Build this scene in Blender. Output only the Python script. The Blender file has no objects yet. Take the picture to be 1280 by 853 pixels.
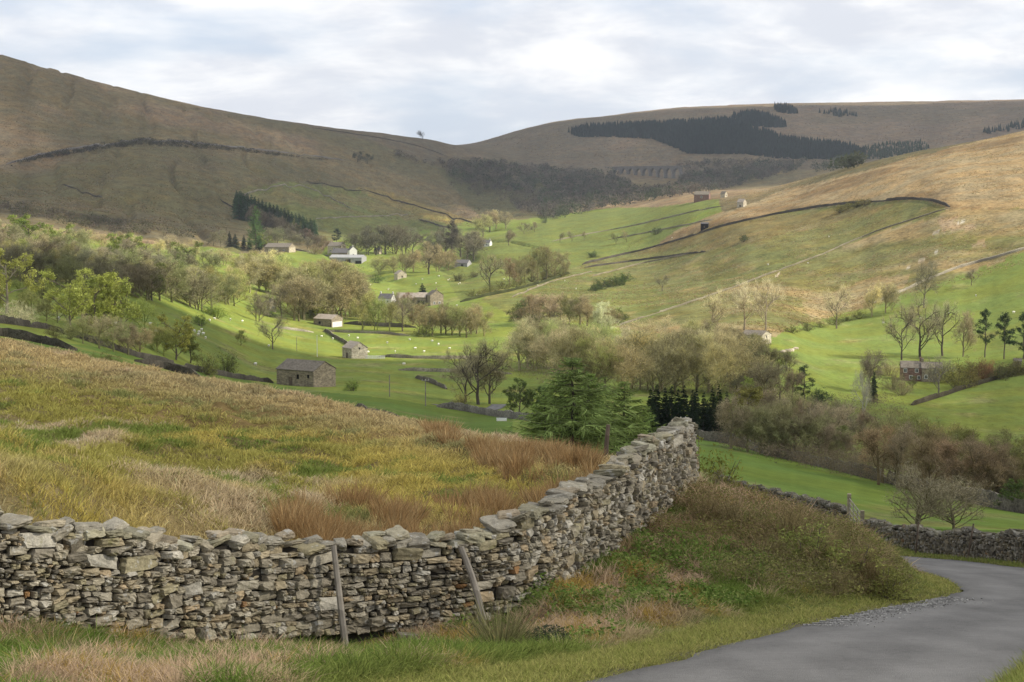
import bpy, math, random
import numpy as np
from mathutils import Vector
random.seed(7); RNG = np.random.default_rng(11)
R = math.radians
S = bpy.context.scene
COL = S.collection

# ------------------------------------------------------------------ camera, sky, sun, exposure
FPX, CU, CV, HZ = 2100.0, 640.0, 426.5, 230.0          # focal length in photo pixels, centre, horizon row
TH = math.atan((CV - HZ) / FPX)
cam = bpy.data.cameras.new('camera'); camo = bpy.data.objects.new('camera', cam); COL.objects.link(camo)
camo.location = (0, 0, 0); camo.rotation_euler = (math.pi/2 - TH, 0, 0)
cam.sensor_fit = 'HORIZONTAL'; cam.sensor_width = 36.0; cam.lens = 36.0 * FPX / 1280.0
cam.clip_start = 0.1; cam.clip_end = 60000
S.camera = camo

SUN_AZ, SUN_EL = R(98), R(37)                           # azimuth from +Y (view) towards +X
SUN = np.array([math.sin(SUN_AZ)*math.cos(SUN_EL), math.cos(SUN_AZ)*math.cos(SUN_EL), math.sin(SUN_EL)])
sl = bpy.data.lights.new('sun', 'SUN'); so = bpy.data.objects.new('sun', sl); COL.objects.link(so)
sl.energy = 5.0; sl.angle = R(0.6); sl.color = (1.0, 0.93, 0.80)
so.rotation_euler = Vector(-SUN).to_track_quat('-Z', 'Y').to_euler()

S.view_settings.view_transform = 'Standard'; S.view_settings.look = 'None'
S.view_settings.exposure = 0.48; S.view_settings.gamma = 1.0; S.view_settings.use_curve_mapping = False
S.cycles.max_bounces = 6; S.cycles.diffuse_bounces = 2; S.cycles.glossy_bounces = 1
S.cycles.transmission_bounces = 2; S.cycles.transparent_max_bounces = 12; S.cycles.volume_bounces = 0
S.cycles.use_denoising = True; S.cycles.use_adaptive_sampling = False
S.cycles.caustics_reflective = False; S.cycles.caustics_refractive = False

class NT:
    """small node-tree writer"""
    def __init__(s, tree): s.t = tree; s.n = tree.nodes; s.l = tree.links
    def new(s, typ, props=None, **inp):
        n = s.n.new(typ)
        for k, v in (props or {}).items(): setattr(n, k, v)
        for k, v in inp.items():
            s.put(n, k.replace('_', ' ') if k.replace('_', ' ') in n.inputs else k, v)
        return n
    def put(s, n, key, v):
        sock = n.inputs[int(key[1:])] if isinstance(key, str) and key[0] == 'i' and key[1:].isdigit() else n.inputs[key]
        if isinstance(v, tuple) and len(v) == 2 and hasattr(v[0], 'outputs'): s.l.new(v[0].outputs[v[1]], sock)
        elif hasattr(v, 'outputs'): s.l.new(v.outputs[0], sock)
        else:
            if hasattr(sock.default_value, '__len__') and hasattr(v, '__len__') and len(sock.default_value) == 4 and len(v) == 3: v = (*v, 1)
            sock.default_value = v
    def math(s, op, a, b=0.0, clamp=False):
        n = s.new('ShaderNodeMath', {'operation': op, 'use_clamp': clamp}); s.put(n, 'i0', a); s.put(n, 'i1', b); return n
    def mix(s, f, a, b, mode='MIX'):
        n = s.new('ShaderNodeMix', {'data_type': 'RGBA', 'blend_type': mode}); s.put(n, 'i0', f); s.put(n, 'i6', a); s.put(n, 'i7', b)
        return (n, 2)
    def noise(s, vec, scale, detail=4, rough=.55, dist=0.0):
        n = s.new('ShaderNodeTexNoise'); 
        if vec is not None: s.put(n, 'Vector', vec)
        s.put(n, 'Scale', scale); s.put(n, 'Detail', detail); s.put(n, 'Roughness', rough); s.put(n, 'Distortion', dist); return n
    def ramp(s, f, a, b, smooth=True):
        n = s.new('ShaderNodeMapRange', {'interpolation_type': 'SMOOTHSTEP' if smooth else 'LINEAR'})
        s.put(n, 'i0', f); s.put(n, 'i1', a); s.put(n, 'i2', b); return n

# world: Nishita sky with a broken sheet of cloud
W = bpy.data.worlds.new('World'); S.world = W; W.use_nodes = True
w = NT(W.node_tree); w.n.clear()
wo = w.new('ShaderNodeOutputWorld'); bg = w.new('ShaderNodeBackground', Strength=0.098); w.l.new(bg.outputs[0], wo.inputs[0])
sky = w.new('ShaderNodeTexSky', {'sky_type': 'NISHITA', 'sun_disc': False, 'sun_elevation': SUN_EL, 'sun_rotation': SUN_AZ, 'altitude': 300.0,
            'air_density': 1.0, 'dust_density': 1.5, 'ozone_density': 1.0})
tc = w.new('ShaderNodeTexCoord'); sx = w.new('ShaderNodeSeparateXYZ', Vector=(tc, 0))
zz = w.math('MAXIMUM', w.math('ADD', (sx, 2), 0.24), 0.08)
pv = w.new('ShaderNodeCombineXYZ', X=w.math('DIVIDE', (sx, 0), zz), Y=w.math('DIVIDE', (sx, 1), zz))
n1 = w.noise((pv, 0), 1.5, 8, .55, .2)
n2 = w.noise(w.new('ShaderNodeVectorMath', {'operation': 'ADD'}, i0=(pv, 0), i1=(7.3, 3.1, 0)), 3.4, 7, .58, .2)
cover = w.ramp((n1, 0), .30, .54); thick = w.ramp((n2, 0), .36, .64)
cloudc = w.mix(thick, (6.1, 6.3, 6.8), (8.7, 8.6, 8.5))
gap = w.mix(.75, (sky, 0), (5.3, 6.0, 7.3))
w.put(bg, 'Color', w.mix(w.math('MULTIPLY', cover, .93), gap, cloudc))

# ------------------------------------------------------------------ helpers
def tag(o, label=None, cat=None, group=None, kind=None):
    for k, v in (('label', label), ('category', cat), ('group', group), ('kind', kind)):
        if v: o[k] = v
    return o
def link(name, data, parent=None):
    o = bpy.data.objects.new(name, data); COL.objects.link(o)
    if parent: o.parent = parent
    return o
def empty(name, loc, rz=0.0, label=None, cat=None, group=None):
    o = link(name, None); o.location = loc; o.rotation_euler = (0, 0, rz); o.empty_display_size = .3
    return tag(o, label, cat, group)
def np_mesh(name, V, F, mat=None, colors=None, smooth=False, attrs=None):
    """mesh from numpy arrays; F is (n,3) or (n,4)"""
    me = bpy.data.meshes.new(name); V = np.ascontiguousarray(V, np.float32); F = np.ascontiguousarray(F, np.int32)
    k = F.shape[1]
    me.vertices.add(len(V)); me.vertices.foreach_set('co', V.ravel())
    me.loops.add(F.size); me.loops.foreach_set('vertex_index', F.ravel())
    me.polygons.add(len(F)); me.polygons.foreach_set('loop_start', np.arange(0, F.size, k, dtype=np.int32))
    me.polygons.foreach_set('use_smooth', np.full(len(F), smooth, bool))
    if colors is not None:
        c = np.ones((len(V), 4), np.float32); c[:, :3] = colors
        a = me.attributes.new('col', 'FLOAT_COLOR', 'POINT'); a.data.foreach_set('color', c.ravel())
    for nm, arr in (attrs or {}).items():
        a = me.attributes.new(nm, 'FLOAT', 'POINT'); a.data.foreach_set('value', np.ascontiguousarray(arr, np.float32))
    me.update(); me.validate()
    if mat: me.materials.append(mat)
    return me
class MB:
    """collects boxes, tubes and prisms into one mesh"""
    def __init__(s): s.v = []; s.f = []
    def add(s, V, F):
        b = len(s.v); s.v += [tuple(p) for p in V]; s.f += [tuple(i + b for i in f) for f in F]
    def box(s, c, d, rz=0.0):
        cx, cy, cz = c; hx, hy, hz = d[0]/2, d[1]/2, d[2]/2; co, si = math.cos(rz), math.sin(rz)
        P = [(cx + x*co - y*si, cy + x*si + y*co, cz + z) for z in (-hz, hz) for x, y in ((-hx, -hy), (hx, -hy), (hx, hy), (-hx, hy))]
        s.add(P, [(0, 3, 2, 1), (4, 5, 6, 7), (0, 1, 5, 4), (1, 2, 6, 5), (2, 3, 7, 6), (3, 0, 4, 7)])
    def prism(s, poly, y0, y1):
        n = len(poly); P = [(x, y0, z) for x, z in poly] + [(x, y1, z) for x, z in poly]
        s.add(P, [tuple(range(n))[::-1], tuple(range(n, 2*n))] + [(i, (i+1) % n, n + (i+1) % n, n + i) for i in range(n)])
    def tube(s, pts, rad, n=5, cap=True):
        rings = []
        for i, p in enumerate(pts):
            p = Vector(p); t = (Vector(pts[min(i+1, len(pts)-1)]) - Vector(pts[max(i-1, 0)])).normalized()
            a = t.orthogonal().normalized(); b = t.cross(a)
            rings.append([p + (a*math.cos(2*math.pi*k/n) + b*math.sin(2*math.pi*k/n))*rad[i] for k in range(n)])
        V = [q for r_ in rings for q in r_]
        F = [(i*n+k, i*n+(k+1) % n, (i+1)*n+(k+1) % n, (i+1)*n+k) for i in range(len(pts)-1) for k in range(n)]
        if cap: F += [tuple(range(n))[::-1], tuple(range((len(pts)-1)*n, len(pts)*n))]
        s.add(V, F)
    def mesh(s, name, mat, smooth=False):
        me = bpy.data.meshes.new(name); me.from_pydata(s.v, [], s.f); me.update()
        if smooth: me.polygons.foreach_set('use_smooth', [True]*len(me.polygons))
        if mat: me.materials.append(mat)
        return me
    def build(s, name, mat, parent=None, smooth=False): return link(name, s.mesh(name, mat, smooth), parent)

def hash2(ix, iy, seed):
    h = (ix.astype(np.int64)*374761393 + iy.astype(np.int64)*668265263 + seed*1442695041) & 0x7fffffff
    h = ((h ^ (h >> 13))*1274126177) & 0x7fffffff
    return ((h ^ (h >> 16)) & 0xffff)/65535.0
def vnoise(x, y, seed=0):
    x = np.asarray(x, float); y = np.asarray(y, float)
    ix, iy = np.floor(x), np.floor(y); fx, fy = x-ix, y-iy
    fx = fx*fx*fx*(fx*(fx*6-15)+10); fy = fy*fy*fy*(fy*(fy*6-15)+10)
    a, b = hash2(ix, iy, seed), hash2(ix+1, iy, seed); c, d = hash2(ix, iy+1, seed), hash2(ix+1, iy+1, seed)
    return (a*(1-fx)+b*fx)*(1-fy) + (c*(1-fx)+d*fx)*fy
def fbm(x, y, oct=4, seed=0, gain=.5):
    s, a, t = 0, 1, 0
    x = np.asarray(x, float); y = np.asarray(y, float)
    for o in range(oct):
        s = s + a*vnoise(x + 17.3*o, y - 9.1*o, seed+o); t += a; a *= gain
        x, y = (x*.8 - y*.6)*2.03, (x*.6 + y*.8)*2.03
    return s/t
def sstep(a, b, x):
    t = np.clip((np.asarray(x, float)-a)/(b-a), 0, 1); return t*t*(3-2*t)
def inpoly(px, py, poly):
    px = np.asarray(px); py = np.asarray(py); r = np.zeros(px.shape, bool); n = len(poly)
    for i in range(n):
        x0, y0 = poly[i]; x1, y1 = poly[(i+1) % n]
        if y0 == y1: continue
        c = ((y0 > py) != (y1 > py)) & (px < (x1-x0)*(py-y0)/(y1-y0)+x0); r ^= c
    return r
def pchip(X, Y, xq):
    """monotone cubic, X and Y (k, n) along axis 0, xq (m,) or (m,n)"""
    k, n = X.shape; h = np.diff(X, axis=0); dl = np.diff(Y, axis=0)/h
    m = np.zeros_like(Y); w1 = 2*h[1:]+h[:-1]; w2 = h[1:]+2*h[:-1]
    same = dl[:-1]*dl[1:] > 0
    with np.errstate(divide='ignore', invalid='ignore'):
        m[1:-1] = np.where(same, (w1+w2)/(w1/dl[:-1]+w2/dl[1:]), 0)
    m[0] = dl[0]; m[-1] = dl[-1]
    if xq.ndim == 1: xq = np.repeat(xq[:, None], n, 1)
    out = np.zeros_like(xq); cols = np.arange(n)
    for r in range(xq.shape[0]):
        q = xq[r]; i = np.clip((X <= q[None]).sum(0)-1, 0, k-2)
        hh = h[i, cols]; t = np.clip((q-X[i, cols])/hh, -3, 3); a, b = Y[i, cols], Y[i+1, cols]; ma, mb = m[i, cols]*hh, m[i+1, cols]*hh
        t = np.clip(t, 0, 1)
        out[r] = a*(2*t**3-3*t*t+1)+ma*(t**3-2*t*t+t)+b*(3*t*t-2*t**3)+mb*(t**3-t*t)
    return out
CT, ST = math.cos(TH), math.sin(TH)
def we(u, v):
    """direction through a photo pixel as slopes x/y and z/y"""
    a = (np.asarray(u, float)-CU)/FPX; b = (CV-np.asarray(v, float))/FPX
    fy = CT + b*ST; return a/fy, (b*CT-ST)/fy
def uv_of(wq, eq):
    t = np.asarray(eq, float); b = (t*CT+ST)/(CT-t*ST); fy = CT+b*ST
    return np.asarray(wq)*fy*FPX+CU, CV-b*FPX
def P3(u, v, d):
    a, e = we(u, v); return np.array([a*d, d, e*d])

# ------------------------------------------------------------------ the lie of the land
def plane(y): return -1.55 - .2*np.asarray(y, float)
ROAD_C = [(-2.2, 4), (-.4, 9), (3.0, 16), (4.75, 20.3), (7.65, 26.5), (9.5, 30), (11.1, 34), (12.2, 39), (13.0, 44), (13.6, 50), (13.9, 57), (13.2, 68), (10.5, 82), (5, 100)]
near = [  # photo column, row, distance
 (-160,752,19.3),(0,772,20),(120,785,21),(250,797,22.5),(430,787,24.5),(520,780,25),(600,768,25.5),(660,740,26.5),(720,700,28.5),(780,655,31),(830,625,33.5),(870,605,35.5),
 (0,612,23.5),(120,640,24.5),(250,655,26),(350,662,27),(450,672,28.5),(550,662,30),(640,628,33),(740,578,41),
 (0,560,34),(0,500,50),(0,428,85),(-200,395,85),(-200,520,45),(130,545,40),(130,500,56),(130,455,80),(250,600,36),(250,540,52),(250,478,75),(340,494,72),(430,600,38),(430,550,50),(430,509,66),(520,530,60),
 (600,585,42),(600,548,54),(680,563,49),(740,580,45),(820,598,43),
 (0,445,110),(-200,420,110),(160,475,110),(320,512,110),(480,547,110),(640,592,110),(740,622,110),(870,634,110),(960,639,110),(1120,657,110),(1280,664,110),(1500,680,110),
 (560,565,80),(640,585,75),(740,620,66),(870,645,60),
 (900,612,36),(940,628,35.5),(1000,643,34.5),(1060,672,32.5),(1110,705,31.2),(1150,739,30.2),
 (760,720,27.5),(800,690,29.5),(700,765,24.6),(800,752,25.6),(850,665,31.5),(900,712,29),(900,770,24.6),(1000,700,30.5),(1000,758,26.6),(1080,735,29.4)]
cp = [(P3(*p)[0], P3(*p)[1], P3(*p)[2]-plane(P3(*p)[1])) for p in near]
for (x, y) in ROAD_C[:-2]:
    cp.append((x, y, 0.0)); cp.append((x+1.9, y-.4, 0.0))
    if y < 28: cp.append((x-1.9, y+.6, 0.02))
cp += [(x, y, b) for x, y, b in [(-4, 16.6, .05), (-1, 17, .05), (-7, 16, .1), (-9, 12, .1), (0, 6, 0), (-6, 5, .1), (6, 6, 0), (9, 14, 0), (14, 24, 0), (17, 40, 0), (17, 55, 0), (17, 70, .1), (20, 82, .3), (22, 50, 0),
       (9.2, 40, .15), (7.5, 43, .35), (10, 50, .1), (8, 58, 0), (30, 60, 0), (40, 90, 0.5)]]
cp = np.array(cp)
def tps(r2): return np.where(r2 > 1e-9, .5*r2*np.log(r2+1e-12), 0)
def rbf_fit(c):
    n = len(c); d2 = ((c[:, None, :2]-c[None, :, :2])**2).sum(2); A = np.zeros((n+3, n+3))
    A[:n, :n] = tps(d2)+np.eye(n)*.25; A[:n, n] = 1; A[:n, n+1:] = c[:, :2]; A[n:, :n] = A[:n, n:].T
    return np.linalg.solve(A, np.r_[c[:, 2], 0, 0, 0])
RB = rbf_fit(cp)
ROADP = [tuple(map(float, q)) for q in ROAD_C]
def road_d(x, y):
    best = np.full(np.shape(x), 1e9)
    for (ax, ay), (bx, by) in zip(ROADP[:-1], ROADP[1:]):
        vx, vy = bx-ax, by-ay; t = np.clip(((x-ax)*vx+(y-ay)*vy)/(vx*vx+vy*vy), 0, 1); best = np.minimum(best, np.hypot(x-ax-t*vx, y-ay-t*vy))
    return best
def near_z(x, y):
    x = np.asarray(x, float); y = np.asarray(y, float); sh = x.shape; x = x.ravel(); y = y.ravel(); out = np.zeros(len(x)); n = len(cp)
    for i in range(0, len(x), 20000):
        X, Y = x[i:i+20000], y[i:i+20000]
        d2 = (X[:, None]-cp[None, :, 0])**2+(Y[:, None]-cp[None, :, 1])**2
        out[i:i+20000] = tps(d2)@RB[:n]+RB[n]+RB[n+1]*X+RB[n+2]*Y
    out = out*sstep(1.75, 3.6, road_d(x, y))
    return (out+plane(y)).reshape(sh)
# feature lines further off: (column, row, distance)
FAR = [
 [(-300,385,230),(0,418,230),(160,449,240),(320,490,270),(480,525,250),(640,550,250),(760,549,255),(885,551,258),(960,570,243),(1040,587,230),(1120,608,210),(1200,626,188),(1280,642,170),(1480,685,140)],
 [(-300,365,300),(0,405,300),(100,427,320),(240,465,400),(340,481,470),(480,498,400),(600,519,385),(700,521,380),(800,527,380),(885,533,370),(960,547,350),(1120,572,320),(1280,600,285),(1480,640,250)],
 [(-300,352,420),(0,388,430),(160,405,470),(240,432,500),(340,461,580),(480,472,560),(600,481,560),(700,486,540),(800,496,520),(960,521,480),(1070,531,460),(1180,546,440),(1280,556,430),(1480,590,380)],
 [(-300,330,560),(0,362,600),(160,376,620),(240,402,650),(340,426,720),(440,438,750),(600,441,740),(700,446,720),(800,451,700),(900,441,690),(960,432,690),(1070,482,600),(1150,479,620),(1280,492,560),(1480,520,500)],
 [(-300,295,750),(0,322,780),(160,342,800),(240,366,850),(340,393,940),(440,405,950),(530,406,950),(640,402,950),(720,407,900),(800,417,850),(900,412,770),(960,409,770),(1030,433,740),(1100,440,720),(1180,440,720),(1280,441,670),(1480,440,600)],
 [(-300,275,960),(0,302,1000),(160,320,1050),(240,337,1100),(340,361,1150),(440,371,1200),(500,384,1180),(560,379,1150),(640,373,1150),(720,379,1100),(800,391,1000),(900,387,920),(960,385,890),(1050,409,840),(1120,406,820),(1200,405,800),(1280,396,770),(1480,370,720)],
 [(-300,255,1300),(0,278,1400),(160,294,1450),(300,316,1550),(420,331,1600),(500,345,1550),(600,346,1450),(700,352,1350),(800,362,1250),(900,355,1150),(960,350,1100),(1050,350,1050),(1120,345,1000),(1200,340,950),(1280,315,950),(1480,280,900)],
 [(-300,225,1700),(0,250,1800),(160,263,1900),(300,286,2000),(420,299,2050),(500,311,2000),(560,315,1950),(640,311,1850),(720,318,1750),(800,325,1600),(900,302,1450),(960,290,1400),(1050,290,1300),(1120,285,1200),(1200,270,1150),(1280,255,1150),(1480,225,1100)],
 [(-300,200,2150),(0,209,2300),(160,200,2400),(300,226,2500),(420,262,2500),(500,280,2500),(600,281,2500),(680,278,2300),(760,280,2100),(850,263,1950),(900,258,1800),(960,252,1750),(1050,240,1550),(1120,225,1450),(1200,210,1400),(1280,205,1350),(1480,175,1300)],
 [(-300,110,2500),(0,140,2700),(160,160,2900),(300,190,3000),(420,226,3000),(500,250,3000),(600,262,3000),(680,268,2700),(760,265,2500),(850,248,2300),(900,243,2250),(960,235,2200),(1050,212,2000),(1120,197,1900),(1200,183,1800),(1280,167,1700),(1480,130,1600)],
 [(-300,60,2900),(0,95,3000),(160,128,3200),(300,162,3300),(420,192,3400),(500,213,3500),(600,240,3500),(680,245,3300),(760,243,3200),(850,238,3150),(900,240,3100),(960,242,3000),(1050,234,2900),(1120,227,2800),(1200,222,2700),(1280,215,2600),(1480,200,2500)],
 [(-300,-20,3200),(0,68,3300),(50,82,3350),(100,97,3400),(200,122,3550),(300,143,3700),(400,158,3850),(500,170,4000),(540,176,4150),(600,189,4200),(640,200,4150),(700,205,4100),(760,206,4150),(850,214,4000),(900,206,3950),(960,204,3900),(1050,203,3900),(1120,197,3900),(1200,190,3900),(1280,184,3950),(1480,180,3900)],
 [(-300,30,4600),(0,95,4600),(200,135,4700),(400,165,4800),(540,181,4900),(600,184,4900),(640,181,4800),(700,178,4700),(760,172,4700),(850,165,4700),(960,160,4700),(1050,165,4600),(1120,165,4600),(1200,158,4600),(1280,150,4600),(1480,140,4600)],
 [(-300,70,6000),(0,110,6000),(400,175,6000),(540,184,5600),(600,178,5600),(640,166,5700),(700,152,5800),(760,146,5800),(850,136,5900),(960,132,6000),(1060,130,6000),(1150,128,6000),(1280,126,6000),(1480,124,6000)],
 [(-300,120,8500),(400,190,8500),(640,190,8500),(1280,150,8500),(1480,150,8500)]]
wf = np.arange(-.325, .3251, .00068)
WC = np.r_[np.linspace(-.62, -.33, 60), wf, np.linspace(.33, .62, 60)]
LD = np.r_[np.linspace(math.log(4), math.log(120), 330)[:-1], np.linspace(math.log(120), math.log(8500), 420)]
D = np.exp(LD); nW, nD = len(WC), len(D)
def row_at(row, wq):
    p = np.array(row, float); a, e = we(p[:, 0], p[:, 1]); X = a[:, None]; q = np.clip(wq, a[0], a[-1])
    return pchip(X, p[:, 2][:, None], q)[:, 0], pchip(X, e[:, None], q)[:, 0]
KD, KZ = [], []
for dd in (70., 90., 110.):
    KD.append(np.full(nW, math.log(dd))); KZ.append(near_z(WC*dd, np.full(nW, dd))/dd)
for r_ in FAR:
    dq, eq = row_at(r_, WC); KD.append(np.log(dq)); KZ.append(eq)
KD, KZ = np.array(KD), np.array(KZ)
ku = np.exp(-.5*(np.arange(-30, 31)/11.0)**2); ku /= ku.sum()
def gsm(a): return np.stack([np.convolve(np.pad(r, 30, 'edge'), ku, 'valid') for r in a])
KD = gsm(KD); KZ = gsm(KZ)
zfar = pchip(KD, KZ*np.exp(KD), LD)
DD, WW = np.meshgrid(D, WC, indexing='ij'); XX = WW*DD
Z = zfar.copy(); nr = D < 112
zn = near_z(XX[nr], DD[nr]); k = sstep(92, 110, D[nr])[:, None]; Z[nr] = zn*(1-k)+zfar[nr]*k
# distance from the lane
def polyline_dist(x, y, pts):
    best = np.full(np.shape(x), 1e9)
    for (ax, ay), (bx, by) in zip(pts[:-1], pts[1:]):
        vx, vy = bx-ax, by-ay; t = np.clip(((x-ax)*vx+(y-ay)*vy)/(vx*vx+vy*vy), 0, 1)
        best = np.minimum(best, np.hypot(x-ax-t*vx, y-ay-t*vy))
    return best
def smooth_line(pts, n=200):
    p = np.array(pts, float); t = np.r_[0, np.cumsum(np.hypot(*np.diff(p[:, :2], axis=0).T))]; q = np.linspace(0, t[-1], n)
    return np.stack([pchip(t[:, None], p[:, i][:, None], q)[:, 0] for i in range(p.shape[1])], 1)
ROAD = smooth_line(ROAD_C, 240); RHW = 1.78
rd = np.full(Z.shape, 99.0); m = nr; rd[m] = polyline_dist(XX[m], DD[m], [tuple(p) for p in ROAD[::4]]+[tuple(ROAD[-1])])
amp = np.where(DD < 110, .10, np.clip(.0011*DD, .12, 4.0))
amp = amp*np.where(DD < 110, sstep(1.8, 4.5, rd), 1)*np.where((DD >= 110) & (DD < 1000), .5, 1)
lam = np.clip(DD*.035, 1.2, 90)
LQ = np.log2(lam); L0 = np.floor(LQ)
def scaled_noise(seed, oct=3):
    out = np.zeros_like(Z); f = LQ-L0
    for lv in np.unique(L0):
        for a, wgt in ((lv, 1-f), (lv+1, f)):
            mm = L0 == lv
            out[mm] += wgt[mm]*(fbm(XX[mm]/2**a, DD[mm]/2**a, oct, seed)-.5)*2
    return out
NZ = scaled_noise(3)
Z = Z+amp*NZ
# gullies and folds on the far slopes
gul = np.abs(fbm((XX+DD*.25)/75, (DD-XX*.6)/520, 3, 171)-.5)*2; Z = Z-np.where(DD > 1250, sstep(1250, 1700, DD)*(1-sstep(3300, 3600, DD))*7*(1-sstep(0, .22, gul)), 0)*(WW < .02)
fold = (fbm(XX/420, DD/900, 4, 77)-.5)*2; Z = Z+np.where(DD > 1400, sstep(1400, 2400, DD)*9*fold*(1-sstep(3100, 3400, DD)), 0)
hm_ = (DD < 112)*sstep(2.2, 4.5, rd)*(1-sstep(90, 110, DD)); Z = Z+hm_*(.10+.16*((XX < 3)*(DD > 23)))*(fbm(XX/1.15, DD/1.7, 2, 45)-.5)*2
roadm = 1-sstep(RHW-.25, RHW+.25, rd)
Z = Z-.10*roadm
ZC = Z
def H(x, y):
    x = np.asarray(x, float); y = np.asarray(y, float)
    ly = np.clip(np.log(np.maximum(y, 4.01)), LD[0], LD[-1]-1e-6); wq = np.clip(x/np.maximum(y, 4.01), WC[0], WC[-1]-1e-6)
    i = np.clip(np.searchsorted(LD, ly, 'right')-1, 0, nD-2); j = np.clip(np.searchsorted(WC, wq, 'right')-1, 0, nW-2)
    a = (ly-LD[i])/(LD[i+1]-LD[i]); b = (wq-WC[j])/(WC[j+1]-WC[j])
    return (ZC[i, j]*(1-a)*(1-b)+ZC[i+1, j]*a*(1-b)+ZC[i, j+1]*(1-a)*b+ZC[i+1, j+1]*a*b)
def G(u, v, dmin=4.5):
    """the ground point seen at a photo pixel beyond distance dmin"""
    a, e = we(u, v); a = float(a); e = float(e)
    el = H(a*D, D)/D; ok = np.where((el >= e) & (D > dmin))[0]
    if len(ok) == 0: i = int(np.argmax(np.where(D > dmin, el, -9))); d = D[i]
    else:
        i = ok[0]
        if i > 0 and D[i-1] > dmin: t = (e-el[i-1])/(el[i]-el[i-1]+1e-12); d = D[i-1]+t*(D[i]-D[i-1])
        else: d = D[i]
    return np.array([a*d, d, float(H(a*d, d))])
def GD(u, d):
    a = float(we(u, 300)[0]); return np.array([a*d, d, float(H(a*d, d))])

# ------------------------------------------------------------------ what grows where: base colours of the ground
UU, VV = uv_of(WW, Z/DD)
wob = (fbm(XX/np.maximum(DD*.02, 1), DD/np.maximum(DD*.04, 1), 3, 5)-.5)
UP = UU+wob*14; VP = VV+wob*5
moor = np.array([.190, .142, .086]); straw = np.array([.265, .205, .118]); olive = np.array([.115, .104, .046])
green = np.array([.158, .204, .045]); lush = np.array([.112, .172, .036]); rough = np.array([.150, .150, .055]); gold = np.array([.270, .212, .118]); dark = np.array([.060, .055, .040])
C = np.empty(Z.shape+(3,)); C[:] = moor
def lerp(c, m):
    m = np.asarray(m, float)[..., None]; C[:] = C*(1-m)+np.asarray(c)*m
big = fbm(XX/260, DD/420, 4, 21); mid = fbm(XX/60, DD/110, 4, 31); streak = fbm((XX+DD*.35)/40, (DD-XX*.2)/260, 4, 41)
lerp(straw, sstep(.42, .66, mid)*.7)
lerp(olive, sstep(.46, .62, big)*.6); lerp(np.array([.098, .092, .046]), sstep(.50, .63, fbm(XX/520, DD/800, 4, 27))*.7)
def zone(poly, c, d0, d1, a=1.0, vary=None, soft=True):
    m = inpoly(UP if soft else UU, VP if soft else VV, poly) & (DD > d0) & (DD < d1); f = m*a
    if vary is not None: f = f*vary
    lerp(c, f); return m
VALLEY = [(-400,250),(0,285),(120,300),(270,310),(300,318),(400,312),(420,296),(400,285),(330,262),(300,236),(350,226),(440,236),(575,276),(660,275),(760,262),(900,250),(905,268),(800,318),(735,330),(1280,330),(1600,330),(1600,700),(-400,700)]
zone(VALLEY, green, 112, 3000)
# right hillside: rough sheep pasture, then bleached moor grass above the wall
zone([(700,345),(740,320),(890,285),(1050,256),(1190,262),(1280,240),(1600,200),(1600,330),(1280,345),(1130,372),(1000,420),(940,425),(860,420),(770,410),(850,380),(760,330)], rough, 700, 2300)
zone([(700,345),(740,320),(890,285),(1050,256),(1190,262),(1280,240),(1600,200),(1600,330),(1280,345),(1130,372),(1000,420),(940,425),(860,420),(770,410),(850,380),(760,330)], gold, 700, 2300, .75, sstep(.44, .66, streak))
zone([(730,332),(900,282),(960,268),(1050,253),(1150,248),(1190,259),(1170,272),(1100,288),(960,344),(770,408),(640,395),(600,374),(705,340)], np.array([.128,.140,.048]), 700, 2300, .85)
zone([(730,332),(900,282),(960,270),(1050,256),(1120,256),(960,300),(860,318)], np.array([.15,.115,.05]), 700, 2300, .6, sstep(.45, .6, streak))
zone([(720,330),(905,266),(1000,232),(1290,160),(1600,110),(1600,240),(1280,262),(1190,262),(1150,248),(1050,254),(960,268),(900,282)], gold, 1000, 2400, .95)
zone([(720,330),(905,266),(1000,232),(1290,160),(1600,110),(1600,240),(1280,262),(1190,262),(1150,248),(1050,254),(960,268),(900,282)], np.array([.15,.10,.048]), 1000, 2400, .7, sstep(.48, .64, streak))
zone([(975,420),(1000,405),(1130,370),(1280,318),(1600,280),(1600,470),(1280,440),(1000,470)], np.array([.150,.195,.048]), 600, 1300)
zone([(1000,378),(1090,345),(1140,345),(1130,362),(1010,398)], gold, 700, 1300, .7)
zone([(575,378),(700,342),(800,312),(905,250),(760,262),(690,277),(600,300),(540,330)], np.array([.135,.165,.045]), 900, 2600)
# left hill
zone([(270,310),(300,318),(330,262),(300,236),(350,226),(440,236),(580,280),(520,290),(420,300)], np.array([.118,.125,.046]), 1300, 3000, .8)
zone([(300,250),(350,230),(440,240),(570,276),(500,278),(420,262)], np.array([.16,.135,.06]), 1300, 3000, .7, sstep(.42, .6, mid))
zone([(0,262),(0,212),(50,197),(180,182),(300,188),(450,232),(420,240),(330,225),(270,300)], olive, 1300, 2900, .6, sstep(.35, .6, mid))
zone([(440,234),(480,238),(590,276),(560,280),(500,262)], np.array([.20,.16,.055]), 1500, 3200, .8)
zone([(0,200),(60,190),(180,176),(310,184),(420,198),(420,206),(310,196),(180,190),(60,206),(0,215)], dark, 1700, 3300, .0, soft=True)
zone([(0,258),(200,275),(280,300),(150,298),(0,280)], dark, 1000, 2300, .5, sstep(.4, .6, mid))
zone([(530,195),(640,200),(760,215),(700,275),(600,272)], np.array([.07,.075,.032]), 2300, 4300, .75)
zone([(600,205),(720,200),(850,196),(850,228),(700,232)], moor, 3300, 4600, .3)
lerp(np.array([.118, .095, .074]), (DD > 3700)*.55)
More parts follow.
